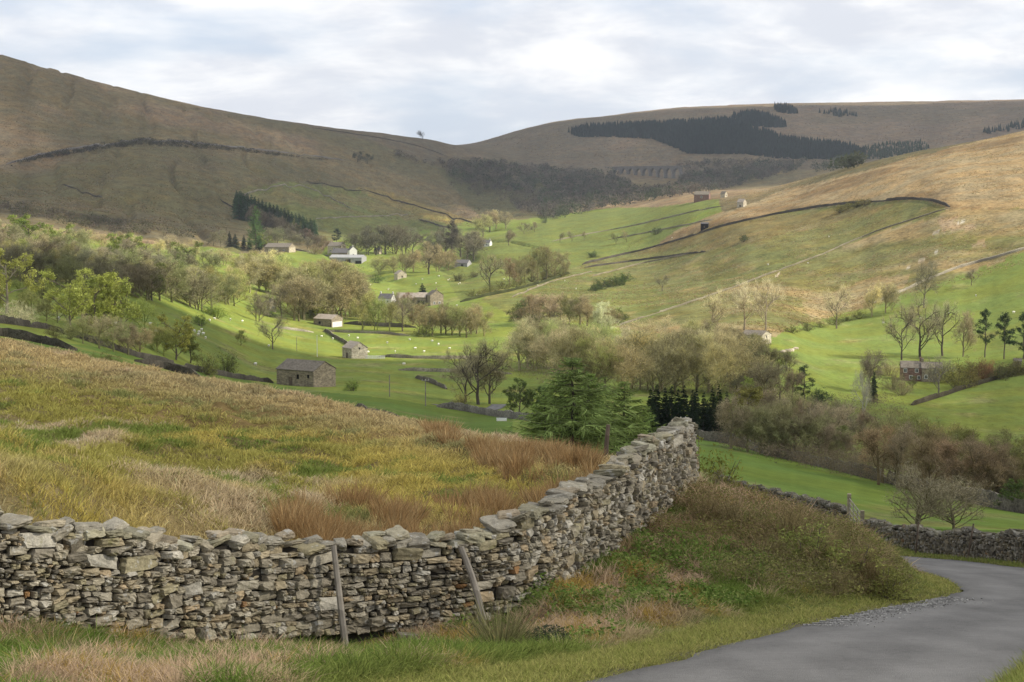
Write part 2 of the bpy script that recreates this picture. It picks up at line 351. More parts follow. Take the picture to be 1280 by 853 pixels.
# lime screes on the right
scree = (fbm(XX/5, DD/14, 3, 91) > .60) & (fbm(XX/70, DD/90, 2, 92) > .42)
zone([(930,360),(1010,330),(1120,310),(1215,270),(1215,290),(1130,340),(1000,380),(930,400)], np.array([.42,.39,.32]), 700, 1700, .85, scree.astype(float))
zone([(1170,275),(1230,270),(1235,310),(1190,305)], np.array([.30,.22,.15]), 700, 1700, .6, (mid > .5).astype(float))
# stronger greens of the mown fields
zone([(560,555),(660,552),(760,548),(885,551),(1290,643),(1290,700),(1060,655),(560,640)], lush, 112, 262)
zone([(-300,380),(0,425),(100,430),(340,482),(470,497),(640,522),(640,560),(400,545),(0,470)], lush*.9, 112, 480)
# mottling of every field
lerp(straw, (DD > 112)*(DD < 1500)*sstep(.58, .8, fbm(XX/14, DD/22, 4, 51))*.35)
C *= (1+.35*(fbm(XX/np.clip(DD*.012, 2, 60), DD/np.clip(DD*.03, 4, 150), 3, 61)-.5))[..., None]
# near ground under the grass
nearm = DD < 112
C[nearm] = np.array([.17, .135, .065])
fieldnear = nearm & (XX > 14.5) & (rd > 2.5); C[fieldnear] = lush
verge = nearm & (rd < RHW+1.6); C[verge] = [.075, .10, .028]
edge = nearm & (rd < RHW+.35); C[edge] = [.10, .09, .075]

gr_ = C[..., 1]/(C[..., 0]+1e-6); ROUGHN = np.where(DD > 112, 1.0-.62*sstep(1.1, 1.35, gr_), 1.0)
V = np.stack([XX, DD, Z], -1).reshape(-1, 3)
idx = np.arange(nD*nW).reshape(nD, nW)
F = np.stack([idx[:-1, :-1], idx[:-1, 1:], idx[1:, 1:], idx[1:, :-1]], -1).reshape(-1, 4)

def mat(name, rough=.9, spec=.1):
    m = bpy.data.materials.new(name); m.use_nodes = True; t = NT(m.node_tree); t.n.clear()
    out = t.new('ShaderNodeOutputMaterial'); b = t.new('ShaderNodeBsdfPrincipled', Roughness=rough); b.inputs['Specular IOR Level'].default_value = spec
    t.l.new(b.outputs[0], out.inputs[0]); return m, t, b
def bump(t, b, h, dist=.05, strength=.6):
    n = t.new('ShaderNodeBump', Strength=strength, Distance=dist); t.put(n, 'Height', h); t.put(b, 'Normal', n)
gm, t, b = mat('ground', .95, .03)
at = t.new('ShaderNodeAttribute', {'attribute_name': 'col'}); geo = t.new('ShaderNodeNewGeometry')
cd = t.new('ShaderNodeSeparateXYZ', Vector=(geo, 0)); dist = (cd, 1)
vec_n = t.new('ShaderNodeVectorMath', {'operation': 'MULTIPLY'}, i0=(geo, 0), i1=(1, .45, 1))
a1 = t.noise((vec_n, 0), .07, 6, .7); a2 = t.noise((vec_n, 0), .42, 5, .72); a3 = t.noise((geo, 0), 2.6, 4, .7)
f = t.math('ADD', t.math('MULTIPLY', (a1, 0), .36), t.math('ADD', t.math('MULTIPLY', (a2, 0), .40), t.math('MULTIPLY', (a3, 0), .24)))
mul = t.new('ShaderNodeMapRange', i0=f, i1=.40, i2=.60, i3=.5, i4=1.5)
tint = t.mix(t.ramp((t.noise((geo, 0), .035, 4, .6), 0), .4, .62), (1.0, 1.0, 1.0), (1.10, .97, .82))
rgh = t.new('ShaderNodeAttribute', {'attribute_name': 'rough'}); mul = t.math('ADD', 1.0, t.math('MULTIPLY', t.math('SUBTRACT', mul, 1.0), (rgh, 2)))
cc = t.mix(1.0, t.mix(1.0, (at, 0), tint, 'MULTIPLY'), t.new('ShaderNodeCombineXYZ', X=mul, Y=mul, Z=mul), 'MULTIPLY')
t.put(b, 'Base Color', cc); bump(t, b, f, 1.2, .35)
ground = tag(link('ground', np_mesh('ground', V, F, gm, C.reshape(-1, 3), True, {'rough': ROUGHN.ravel()})), kind='structure')
ground['label'] = 'dale floor and fells, green pasture below and brown moor above'

# ------------------------------------------------------------------ clouds out of frame that shade parts of the dale, and the air
def cloud(polys, alt, label, thickness, opacity=.85, seed=0, wob=30.0, n=110):
    gp = [[G(*q) if len(q) == 3 else GD(*q) for q in poly] for poly in polys]
    sh = [[p+SUN*((alt-p[2])/SUN[2]) for p in q] for q in gp]
    A = np.concatenate([np.array(q)[:, :2] for q in sh]); lo, hi = A.min(0), A.max(0); pad = .06*(hi-lo).max(); lo -= pad; hi += pad
    cell = (hi-lo).max()/n; nx, ny = int((hi[0]-lo[0])/cell)+2, int((hi[1]-lo[1])/cell)+2
    gx, gy = np.meshgrid(lo[0]+np.arange(nx)*cell, lo[1]+np.arange(ny)*cell, indexing='ij')
    wx = (fbm(gx/(cell*9), gy/(cell*9), 4, seed)-.5)*wob*2; wy = (fbm(gx/(cell*9), gy/(cell*9), 4, seed+50)-.5)*wob*2
    msk = np.zeros(gx.shape)
    for q in sh: msk = np.maximum(msk, inpoly(gx+wx, gy+wy, [(p[0], p[1]) for p in q]).astype(float))
    for _ in range(4):
        p = np.pad(msk, 1); msk = (p[1:-1, 1:-1]*2+p[:-2, 1:-1]+p[2:, 1:-1]+p[1:-1, :-2]+p[1:-1, 2:])/6
    th = np.clip(msk, 0, 1)
    top = th*thickness*(.4+1.2*fbm(gx/(cell*5), gy/(cell*5), 4, seed+9)); bot = th*thickness*.15*fbm(gx/(cell*4), gy/(cell*4), 3, seed+19)
    Vt = np.stack([gx, gy, alt+top], -1).reshape(-1, 3); Vb = np.stack([gx, gy, alt-bot-.5], -1).reshape(-1, 3)
    ii = np.arange(nx*ny).reshape(nx, ny)
    keep = (th[:-1, :-1]+th[1:, :-1]+th[:-1, 1:]+th[1:, 1:]) > .08
    Fq = np.stack([ii[:-1, :-1], ii[1:, :-1], ii[1:, 1:], ii[:-1, 1:]], -1)[keep]
    Vv = np.concatenate([Vt, Vb]); Ff = np.concatenate([Fq, Fq[:, ::-1]+nx*ny])
    used = np.unique(Ff); remap = np.full(len(Vv), -1); remap[used] = np.arange(len(used))
    m_, t, b_ = mat('cloud', 1, 0); t.n.remove(b_)
    out = [x for x in t.n if x.type == 'OUTPUT_MATERIAL'][0]
    a_ = t.new('ShaderNodeAttribute', {'attribute_name': 'thick'})
    fac = t.math('MULTIPLY', t.ramp((a_, 2), .05, .75), math.sqrt(opacity) if opacity < 1 else 1)
    mx = t.new('ShaderNodeMixShader'); t.put(mx, 0, fac); tr = t.new('ShaderNodeBsdfTransparent')
    df = t.new('ShaderNodeMixShader'); t.put(df, 0, .5); t.l.new(t.new('ShaderNodeBsdfDiffuse', Color=(.9, .9, .9)).outputs[0], df.inputs[1]); t.l.new(t.new('ShaderNodeBsdfTranslucent', Color=(.9, .9, .9)).outputs[0], df.inputs[2])
    t.l.new(tr.outputs[0], mx.inputs[1]); t.l.new(df.outputs[0], mx.inputs[2]); t.l.new(mx.outputs[0], out.inputs[0])
    o = link('cloud', np_mesh('cloud', Vv[used], remap[Ff], m_, None, True, {'thick': np.concatenate([th.ravel()]*2)[used]}))
    return tag(o, label, 'cloud', kind='structure')
cloud([[(-900,6),(-900,190),(-300,200),(0,225),(110,245),(240,310),(330,400),(400,455),(480,470),(640,430),(760,440),(850,470),(960,500),(1060,520),(1120,640),(1180,670),(1300,640),(1900,500),(1900,6)]], 1500, 'grey cloud drifting high above the lane and the near wall', 300, .68, 1, 22.0, 130)
cloud([[(-900,240,1000),(-300,262,1000),(0,268,1200),(130,288,1200),(260,300,1200),(330,290,1500),(400,292,1700),(470,296,1700),(560,288,1700),(520,262,1500),(450,238,1500),(470,226,2000),(600,262,2000),(680,262,2500),(760,258,2000),(900,232,2500),(1000,232,2900),(1280,190,2900),(1900,150,3000),(1900,126,6000),(1280,129,5000),(960,134,5000),(760,148,5000),(600,178,4500),(400,160,3500),(0,72,3000),(-900,-150,3000)]], 2600, 'grey cloud bank standing high over the far fells', 500, .85, 2, 110.0, 240)

hz = MB(); zt = float(max(Z.max()+60, 60))
hz.box((0, 4200, (zt-140)/2), (12500, 9300, zt+140))
hm = bpy.data.materials.new('haze'); hm.use_nodes = True; t = NT(hm.node_tree); t.n.clear()
pvn = t.new('ShaderNodeVolumePrincipled', Density=3.2e-5); pvn.inputs['Color'].default_value = (.80, .88, 1.0, 1)
t.l.new(pvn.outputs[0], t.new('ShaderNodeOutputMaterial').inputs[1])
tag(hz.build('haze', hm), kind='stuff')
S.cycles.volume_step_rate = 10
# ------------------------------------------------------------------ the lane
def ribbon(name, line, half, mat_, lift, label, cross=9, zfun=None, jag=0.0):
    L = np.asarray(line); tg = np.gradient(L[:, :2], axis=0); tg /= np.linalg.norm(tg, axis=1)[:, None]; nn = np.stack([tg[:, 1], -tg[:, 0]], 1)
    q = np.linspace(-1, 1, cross); off = q[None, :]*half
    if jag: off = off+np.sign(q)[None, :]*(np.abs(q) > .99)*jag*(fbm(np.arange(len(L))[:, None]*.35+q[None, :]*40, np.zeros((len(L), cross)), 3, 8)-.5)*2
    X = L[:, 0:1]+nn[:, 0:1]*off; Y = L[:, 1:2]+nn[:, 1:2]*off
    Zr = (zfun or H)(X, Y)+lift
    n, k = X.shape; ii = np.arange(n*k).reshape(n, k)
    F_ = np.stack([ii[:-1, :-1], ii[:-1, 1:], ii[1:, 1:], ii[1:, :-1]], -1).reshape(-1, 4)
    o = link(name, np_mesh(name, np.stack([X, Y, Zr], -1).reshape(-1, 3), F_, mat_, None, True, {'across': np.repeat(q[None], n, 0).ravel()})); tag(o, kind='structure'); o['label'] = label; return o
rm, t, b = mat('asphalt', .82, .25)
geo = t.new('ShaderNodeNewGeometry'); fine = t.noise((geo, 0), 15, 5, .85); blot = t.noise((geo, 0), .55, 5, .62); gr = t.new('ShaderNodeTexVoronoi', Vector=(geo, 0), Scale=75)
mv = t.new('ShaderNodeVectorMath', {'operation': 'MULTIPLY'}, i0=(geo, 0), i1=(1.6, .22, 1)); track = t.noise((mv, 0), .9, 3, .5)
v_ = t.math('ADD', t.math('MULTIPLY', t.math('ADD', (fine, 0), (t.noise((geo, 0), 5.5, 6, .85), 0)), .42), t.math('ADD', t.math('MULTIPLY', (blot, 0), .45), t.math('MULTIPLY', (track, 0), .45)))
ac = t.new('ShaderNodeAttribute', {'attribute_name': 'across'}); aa = t.math('ABSOLUTE', (ac, 2)); wear = t.math('SUBTRACT', t.ramp(aa, .18, .42), t.ramp(aa, .55, .85)); edge_ = t.ramp(t.math('ADD', aa, t.math('MULTIPLY', (blot, 0), .25)), 1.0, 1.12)
v_ = t.math('SUBTRACT', t.math('ADD', v_, t.math('MULTIPLY', wear, .10)), t.math('MULTIPLY', edge_, .16))
mr = t.new('ShaderNodeMapRange', i0=v_, i1=.68, i2=1.08, i3=.085, i4=.19)
t.put(b, 'Base Color', t.mix(1.0, t.new('ShaderNodeCombineColor', Red=mr, Green=mr, Blue=mr), (1.0, .965, .915), 'MULTIPLY'))
bump(t, b, t.math('ADD', (gr, 0), (fine, 0)), .012, .8)
road_z = lambda x, y: near_z(x, y)
ribbon('road', ROAD, RHW, rm, -.015, 'narrow grey tarmac lane bending left behind the grassy bank', 15, road_z, .12)
vr = smooth_line([tuple(G(u, v, 200)) for u, v in [(545, 507), (575, 510), (604, 513), (622, 508), (624, 506)]], 60)
ribbon('lane', vr, 2.0, rm, .12, 'short grey strip of valley lane beside the bare oak', 5)
# loose chippings along the lane edge
def blob_template(n=1):
    import bmesh
    bm = bmesh.new(); bmesh.ops.create_icosphere(bm, subdivisions=n, radius=1); bm.verts.ensure_lookup_table()
    v = np.array([x.co[:] for x in bm.verts]); f = np.array([[y.index for y in x.verts] for x in bm.faces]); bm.free(); return v, f

pass
# ------------------------------------------------------------------ the near dry stone wall, stone by stone
def cube_template(n):
    vs, fs, key = [], [], {}
    def vid(p):
        k = tuple(np.round(p, 5))
        if k not in key: key[k] = len(vs); vs.append(p)
        return key[k]
    g = np.linspace(-1, 1, n+1)
    for ax in range(3):
        for sgn in (-1, 1):
            for i in range(n):
                for j in range(n):
                    q = []
                    for a_, b_ in ((i, j), (i+1, j), (i+1, j+1), (i, j+1)):
                        p = [0, 0, 0]; p[ax] = sgn; p[(ax+1) % 3] = g[a_]; p[(ax+2) % 3] = g[b_]; q.append(vid(p))
                    fs.append(q if sgn > 0 else q[::-1])
    return np.array(vs, float), np.array(fs)
def stones(cent, half, axes, cols, n=4, jit=.27, rnd=13, rough=.045):
    """irregular blocks: cent (N,3), half sizes (N,3), axes (N,3,3) rows are local x,y,z"""
    T, TF = cube_template(n); N = len(cent)
    k = (np.abs(T)**rnd).sum(1)**(-1/rnd); T2 = T*k[:, None]
    cn = np.array([[x, y, z] for x in (-1, 1) for y in (-1, 1) for z in (-1, 1)], float)
    wgt = np.prod((1+T2[:, None, :]*cn[None])/2, axis=2)
    J = RNG.uniform(-jit, jit, (N, 8, 3)); P = T2[None]+np.einsum('vc,ncj->nvj', wgt, J)
    P += RNG.normal(0, rough, P.shape)
    P = P*half[:, None, :]; P = np.einsum('nvi,nij->nvj', P, axes)+cent[:, None, :]
    F_ = (TF[None]+np.arange(N)[:, None, None]*len(T)).reshape(-1, 4)
    return P.reshape(-1, 3), F_, np.repeat(cols, len(T), 0)
def stone_cols(n, warm=.5):
    pal = np.array([[.30, .27, .215], [.36, .33, .275], [.235, .21, .17], [.33, .28, .20], [.42, .395, .35], [.195, .175, .145], [.285, .255, .175], [.34, .27, .185]])
    c = np.array([.97, .955, .885])*pal[RNG.choice(len(pal), n, p=[.2, .17, .15, .14, .1, .08, .1, .06])]*RNG.uniform(.78, 1.22, (n, 1)); r = RNG.random(n) < .004; c[r] = [.26, .15, .07]; return c
sm, t, b = mat('gritstone', .95, .08)
at = t.new('ShaderNodeAttribute', {'attribute_name': 'col'}); geo = t.new('ShaderNodeNewGeometry')
s1 = t.noise((geo, 0), 9, 6, .65); s2 = t.noise((geo, 0), 45, 4, .6); s3 = t.noise((geo, 0), 5.5, 5, .7)
lich = t.ramp((s3, 0), .585, .64); moss = t.ramp((t.noise((geo, 0), 3.1, 5, .7), 0), .60, .69)
mr = t.new('ShaderNodeMapRange', i0=t.math('ADD', t.math('MULTIPLY', (s1, 0), .6), t.math('MULTIPLY', (s2, 0), .4)), i1=.35, i2=.66, i3=.58, i4=1.38)
base = t.mix(1.0, (at, 0), t.new('ShaderNodeCombineColor', Red=mr, Green=mr, Blue=mr), 'MULTIPLY')
base = t.mix(t.math('MULTIPLY', lich, .55), base, (.46, .455, .42)); base = t.mix(t.math('MULTIPLY', moss, .5), base, (.15, .145, .05))
t.put(b, 'Base Color', base); bump(t, b, t.math('ADD', (s1, 0), t.math('MULTIPLY', (s2, 0), .5)), .02, .9)
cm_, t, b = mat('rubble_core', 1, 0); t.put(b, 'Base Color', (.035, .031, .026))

def wall_layout(L, Hf):
    """courses split into irregular stones: list of (s, h, length, height)"""
    out = []; y = 0; hmax = float(np.max([Hf(s) for s in np.linspace(0, L, 50)]))
    def split(s, h, l, g):
        lim = random.choice([.10, .14, .17, .20, .24])
        if g > lim and g > .085: k = random.uniform(.35, .65); split(s, h, l, g*k); split(s, h+g*k, l, g*(1-k)); return
        if l/g > random.uniform(1.5, 3.9) or l > .66: k = random.uniform(.36, .64); split(s, h, l*k, g); split(s+l*k, h, l*(1-k), g); return
        out.append((s, h, l, g))
    while y < hmax:
        g = random.uniform(.18, .40); s = random.uniform(-.4, 0)
        while s < L: l = random.uniform(.3, .95); split(s, y, l, g); s += l
        y += g
    return [q for q in out if q[1]+q[3]*.5 < Hf(q[0]+q[2]/2)]
def stone_wall(name, pts, Hf, label, group=None, scale=1.0, n=4, th=(.72, .44), both=True, cope=True, cope_tint=1.0, shade_tone=1.0):
    L3 = smooth_line(pts, 300); s_ = np.r_[0, np.cumsum(np.hypot(*np.diff(L3[:, :2], axis=0).T))]; Lw = s_[-1]
    zb = np.array([near_z(np.array([x]), np.array([y]))[0] if y < 95 else float(H(x, y)) for x, y in L3[:, :2]])
    ker = np.ones(31)/31; zb = np.convolve(np.pad(zb, 15, 'edge'), ker, 'valid')-.06
    tg = np.gradient(L3[:, :2], axis=0); tg /= np.linalg.norm(tg, axis=1)[:, None]
    def at_(s):
        s = np.asarray(s); x = np.interp(s, s_, L3[:, 0]); y = np.interp(s, s_, L3[:, 1]); z = np.interp(s, s_, zb); tx = np.interp(s, s_, tg[:, 0]); ty = np.interp(s, s_, tg[:, 1]); k = np.hypot(tx, ty); return x, y, z, tx/k, ty/k
    root = empty(name, (L3[0, 0], L3[0, 1], zb[0]), 0, label, 'wall', group); root['kind'] = 'thing'; o0 = np.array(root.location)
    Vs, Fs, Cs = [], [], []; nb = 0
    for side in ((1, -1) if both else (1,)):
        lay = np.array(wall_layout(Lw/scale, lambda s: Hf(s*scale)/scale-(.14 if cope else 0)))*scale; N = len(lay)
        sc = lay[:, 0]+lay[:, 2]/2; hc = lay[:, 1]+lay[:, 3]/2; x, y, z, tx, ty = at_(np.clip(sc, 0, Lw))
        hc = hc+.05*(vnoise(sc*.55, np.zeros(N), 4)-.5)*2*sstep(0, .5, hc)
        dep = RNG.uniform(.13, .2, N); tk = (th[0]+(th[1]-th[0])*np.clip(hc/1.4, 0, 1))/2
        off = tk-dep+RNG.normal(0, .026, N)-.06*(RNG.random(N) < .10)
        nx, ny = ty*side, -tx*side
        cent = np.stack([x+nx*off, y+ny*off, z+hc], 1)
        half = np.stack([lay[:, 2]/2-.006, dep, lay[:, 3]/2-.006], 1)*RNG.uniform(.94, 1.03, (N, 3))
        ro = RNG.normal(0, .075, N); ya = RNG.normal(0, .09, N)
        ax = np.stack([tx*np.cos(ya)+nx*np.sin(ya), ty*np.cos(ya)+ny*np.sin(ya), ro], 1); ax /= np.linalg.norm(ax, axis=1)[:, None]
        az = np.stack([nx*-.06, ny*-.06, np.ones(N)], 1); az -= ax*(az*ax).sum(1)[:, None]; az /= np.linalg.norm(az, axis=1)[:, None]
        ay = np.cross(az, ax)
        v_, f_, c_ = stones(cent, half, np.stack([ax, ay, az], 1), stone_cols(N)*shade_tone, n if side == 1 else 2)
        Vs.append(v_); Fs.append(f_+nb); Cs.append(c_); nb += len(v_)
    link('stone_facing', np_mesh('stone_facing', np.concatenate(Vs)-o0, np.concatenate(Fs), sm, np.concatenate(Cs)), root)
    # dark hearting between the two faces
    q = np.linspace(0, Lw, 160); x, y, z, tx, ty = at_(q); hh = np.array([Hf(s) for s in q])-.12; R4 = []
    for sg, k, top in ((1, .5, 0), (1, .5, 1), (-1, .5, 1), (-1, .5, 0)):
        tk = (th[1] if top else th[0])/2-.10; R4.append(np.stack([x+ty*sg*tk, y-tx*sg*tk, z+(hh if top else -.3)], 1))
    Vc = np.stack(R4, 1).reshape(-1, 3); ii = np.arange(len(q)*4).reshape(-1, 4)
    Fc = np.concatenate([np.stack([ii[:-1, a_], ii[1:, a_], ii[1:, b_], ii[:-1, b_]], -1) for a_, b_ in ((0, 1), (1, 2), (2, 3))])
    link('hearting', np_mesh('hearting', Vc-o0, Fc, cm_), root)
    if cope:
        s = 0; cs = []
        while s < Lw:
            l = random.uniform(.14, .40)*scale; cs.append((s+l/2, l, random.uniform(.07, .15)*scale)); s += l*random.uniform(.82, .98)
            if random.random() < .34: cs.append((s-random.uniform(.1, .3), random.uniform(.2, .42)*scale, random.uniform(.06, .11)*scale, 1))
        N = len(cs); sc = np.clip(np.array([c[0] for c in cs]), 0, Lw); ll = np.array([c[1] for c in cs]); hh = np.array([c[2] for c in cs]); up = np.array([len(c) > 3 for c in cs])
        x, y, z, tx, ty = at_(sc); nx, ny = ty, -tx; of = RNG.normal(.02, .035, N)
        cent = np.stack([x+nx*of, y+ny*of, z+np.array([Hf(q_) for q_ in sc])-.10+hh*.3+up*.10], 1)
        half = np.stack([ll/2*1.04, RNG.uniform(.15, .25, N)*np.where(up, .7, 1), hh/2], 1)
        ro = RNG.normal(0, .15, N); ya = RNG.normal(0, .22, N); ti = RNG.normal(0, .14, N)
        ax = np.stack([tx*np.cos(ya)+nx*np.sin(ya), ty*np.cos(ya)+ny*np.sin(ya), ro], 1); ax /= np.linalg.norm(ax, axis=1)[:, None]
        az = np.stack([nx*ti, ny*ti, np.ones(N)], 1); az -= ax*(az*ax).sum(1)[:, None]; az /= np.linalg.norm(az, axis=1)[:, None]
        cc_ = stone_cols(N)*.55+np.array([.24, .225, .185])*.42*RNG.uniform(.7, 1.25, (N, 1)); cc_ *= shade_tone; cc_[RNG.random(N) < .3] *= np.array([.97, .98, .86])
        v_, f_, c_ = stones(cent, half, np.stack([ax, np.cross(az, ax), az], 1), cc_, 5, .32, 8, .045)
        link('coping', np_mesh('coping', v_-o0, f_, sm, c_), root)
    return root, at_, Lw, Hf
wp = [P3(u, v, d) for u, v, d in [(-330,735,18.2),(-160,752,19.3),(0,772,20),(120,785,21),(250,797,22.5),(430,787,24.5),(520,780,25),(600,768,25.5),(660,740,26.5),(720,700,28.5),(780,655,31),(822,628,33.5),(845,612,35.2)]]
WALLXY = [(p[0], p[1]) for p in wp]+[(3.72, 36.4), (3.9, 38.5), (4.05, 42), (4.3, 47), (4.9, 54)]
near_wall, wat, WL, _ = stone_wall('dry_stone_wall', WALLXY, lambda s: 1.38+.05*math.sin(s*1.1)-.36*float(sstep(26, 31, s))+.05*math.sin(s*2.7+1), 'tall grey dry stone wall beside the lane climbing over the grassy knoll', None, .98)
WX = smooth_line(WALLXY[:13], 200)
def wall_y(x): return np.interp(x, WX[:, 0], WX[:, 1])
# roadside wall beyond the bend, and its broken end by the gate
p1 = [P3(u, v, 1) for u, v in [(1, 1)]]
ww = [(17.6, 36), (16.9, 46), (16.6, 54), (16.8, 63), (17.0, 72), (17.1, 80.5)]
stone_wall('roadside_wall', ww, lambda s: 1.02+.07*math.sin(s*.8)+.04*math.sin(s*2.1), 'lichened shade-coloured stone wall along the far verge of the lane at the right', None, 1.15, 3, (.66, .42), shade_tone=.5)  # stones darkened all over: shade of the face turned from the sun
stone_wall('roadside_wall', [(17.3, 86), (17.6, 93), (18.1, 103), (18.4, 116), (18.0, 130), (17.5, 142)], lambda s: 1.35+.1*math.sin(s*.9), 'tumbled shade-coloured stone wall rising behind the brambles left of the field gate', None, 1.5, 2, (.7, .45), shade_tone=.45)  # the same sunless-side shade multiplied into the stone colour

# ------------------------------------------------------------------ grass, rushes, brambles near the lane
def blade_mat(name, rough=.75, transl=.35):
    m = bpy.data.materials.new(name); m.use_nodes = True; t = NT(m.node_tree); t.n.clear(); out = t.new('ShaderNodeOutputMaterial')
    a_ = t.new('ShaderNodeAttribute', {'attribute_name': 'col'}); d = t.new('ShaderNodeBsdfDiffuse', Color=(a_, 0)); tr = t.new('ShaderNodeBsdfTranslucent', Color=(a_, 0))
    mx = t.new('ShaderNodeMixShader'); t.put(mx, 0, transl); t.l.new(d.outputs[0], mx.inputs[1]); t.l.new(tr.outputs[0], mx.inputs[2]); t.l.new(mx.outputs[0], out.inputs[0]); return m
BM = blade_mat('grass_blades')
def blades(name, tx, ty, per, spread, length, width, col, lean=.5, droop=.35, label=None, wind=(.25, .05), cj=.22, up=1.0, zoff=-.03):
    """tufts at tx, ty; col (n,3) per tuft; length, spread per tuft"""
    n = len(tx); N = n*per; T = np.repeat(np.arange(n), per)
    sp = np.broadcast_to(spread, n)[T]; Ln = np.broadcast_to(length, n)[T]*RNG.uniform(.45, 1.1, N); a = RNG.uniform(0, 2*np.pi, N); r = sp*np.sqrt(RNG.random(N))
    bx = tx[T]+r*np.cos(a); by = ty[T]+r*np.sin(a); bz = H(bx, by)+zoff
    k = lean*(r/np.maximum(sp, 1e-6)*.8+RNG.uniform(0, .5, N)); aa = a+RNG.normal(0, .7, N)
    dx = np.cos(aa)*k+wind[0]*RNG.uniform(.2, 1.4, N); dy = np.sin(aa)*k+wind[1]; dz = np.full(N, up); q = np.sqrt(dx*dx+dy*dy+dz*dz); dx, dy, dz = dx/q, dy/q, dz/q
    B0 = np.stack([bx, by, bz], 1); dr = np.stack([dx, dy, dz], 1); h_ = np.stack([dx, dy, np.zeros(N)], 1)
    M1 = B0+dr*(Ln*.5)[:, None]; dp = droop*RNG.uniform(.3, 1.4, N)
    T1 = M1+(dr*.5+h_*dp[:, None]*.5-np.array([0, 0, 1])*dp[:, None]*.42)*Ln[:, None]
    ang = RNG.uniform(-.9, .9, N); sx_ = np.stack([np.cos(ang), np.sin(ang), np.zeros(N)], 1)
    wd = (width*np.clip(by/24, .8, 3.2)*RNG.uniform(.6, 1.3, N))[:, None]*.5
    Vv = np.stack([B0-sx_*wd, B0+sx_*wd, M1-sx_*wd*.8, M1+sx_*wd*.8, T1], 1).reshape(-1, 3)
    F_ = (np.array([[0, 1, 3], [0, 3, 2], [2, 3, 4]])[None]+np.arange(N)[:, None, None]*5).reshape(-1, 3)
    c = col[T]*(1+RNG.normal(0, cj, (N, 1))); c = np.clip(c, .01, .8)
    cc_ = np.repeat(c[:, None, :], 5, 1)
    o = link(name, np_mesh(name, Vv, F_, BM, cc_.reshape(-1, 3)))
    tag(o, kind='stuff'); 
    if label: o['label'] = label
    return o
def scatter(n, w0, w1, d0, d1, test, power=0.0):
    ww_ = RNG.uniform(w0, w1, n); q = RNG.random(n); dd = np.exp(math.log(d0)+q*(math.log(d1)-math.log(d0)))
    x = ww_*dd; m_ = test(x, dd); return x[m_], dd[m_]
def mixc(a, b, t): t = np.asarray(t)[:, None]; return np.asarray(a)*(1-t)+np.asarray(b)*t
def right_of_wall(x, y): return (x > np.interp(y, [18, 25.5, 36, 56], [99, 99, 4.6, 5.4]))
def behind(x, y): return (y > wall_y(x)+.42) & ~((x > 3.4) & right_of_wall(x, y)) & (x < 4.2)
def infront(x, y): return ((y < wall_y(x)-.36) | ((x > 3.7) & right_of_wall(x, y))) 
def rdist(x, y): return polyline_dist(x, y, [tuple(p) for p in ROAD[::4]]+[tuple(ROAD[-1])])
# mound behind the wall
mx_, my_ = scatter(36000, -.36, .13, 18, 108, behind)
ptc = fbm(mx_/2.6, my_/5.5, 4, 101); pt2 = fbm(mx_/1.2, my_/2.2, 3, 111); pt3 = fbm(mx_/7, my_/11, 3, 121)
U_, V_ = uv_of(mx_/my_, H(mx_, my_)/my_)
straw_g, moss_g, olive_g, green_g, rust_g = np.array([.60, .475, .30]), np.array([.53, .435, .12]), np.array([.40, .365, .10]), np.array([.22, .27, .065]), np.array([.38, .22, .10])
c_ = mixc(straw_g, moss_g, sstep(.42, .56, pt3)); c_ = np.where((sstep(.46, .60, ptc) > RNG.random(len(ptc)))[:, None], olive_g, c_); c_ = np.where((sstep(.56, .68, pt2) > RNG.random(len(ptc)))[:, None], green_g, c_)
far_s = sstep(0, 60, V_-np.interp(U_, [0, 320, 640, 740], [428, 490, 548, 578]))           # bleached strip along the brow
c_ = mixc(c_, straw_g*1.02, 0) if False else c_*far_s[:, None]+(c_*.35+straw_g*np.array([.98, .93, .92])*.65)*(1-far_s)[:, None]
nearw = 1-sstep(1.5, 7, my_-wall_y(mx_)); lw = nearw*sstep(.35, .6, fbm(mx_/2, my_/3, 3, 131)); c_ = c_*(1-lw)[:, None]+straw_g*1.05*lw[:, None]
blades('rough_grass', mx_, my_, 26, RNG.uniform(.08, .30, len(mx_)), RNG.uniform(.10, .36, len(mx_))*(.6+.9*fbm(mx_/.8, my_/1.2, 2, 141)), .011, c_, 1.1, .7, 'bleached tussocky moor grass over the mound behind the wall', (-.22, -.1), .28)
# rusty rushes
def rushy(x, y):
    u_, v_ = uv_of(x/y, H(x, y)/y)
    a_ = inpoly(u_, v_, [(350, 650), (430, 628), (520, 645), (600, 628), (640, 640), (600, 680), (520, 720), (420, 720), (350, 690)])
    b_ = inpoly(u_, v_, [(530, 538), (600, 556), (740, 582), (760, 640), (665, 640), (650, 605), (590, 578)])
    c__ = inpoly(u_, v_, [(85, 575), (160, 570), (190, 610), (290, 635), (240, 660), (110, 625)]) & (fbm(x/1.1, y/2, 2, 7) > .66)
    return behind(x, y) & (a_ | b_) & (fbm(x/.7, y/1.2, 2, 17) > .47)
rx_, ry_ = scatter(60000, -.32, .12, 20, 64, rushy)
sel = RNG.permutation(len(rx_))[:3000]; rx_, ry_ = rx_[sel], ry_[sel]
blades('rushes', rx_, ry_, 20, .16, RNG.uniform(.25, .75, len(rx_)), .010, mixc([.34, .21, .092], [.50, .37, .19], RNG.random(len(rx_))**2), .55, .3, 'rusty brown rushes growing thick behind the wall', (.1, 0), .25)
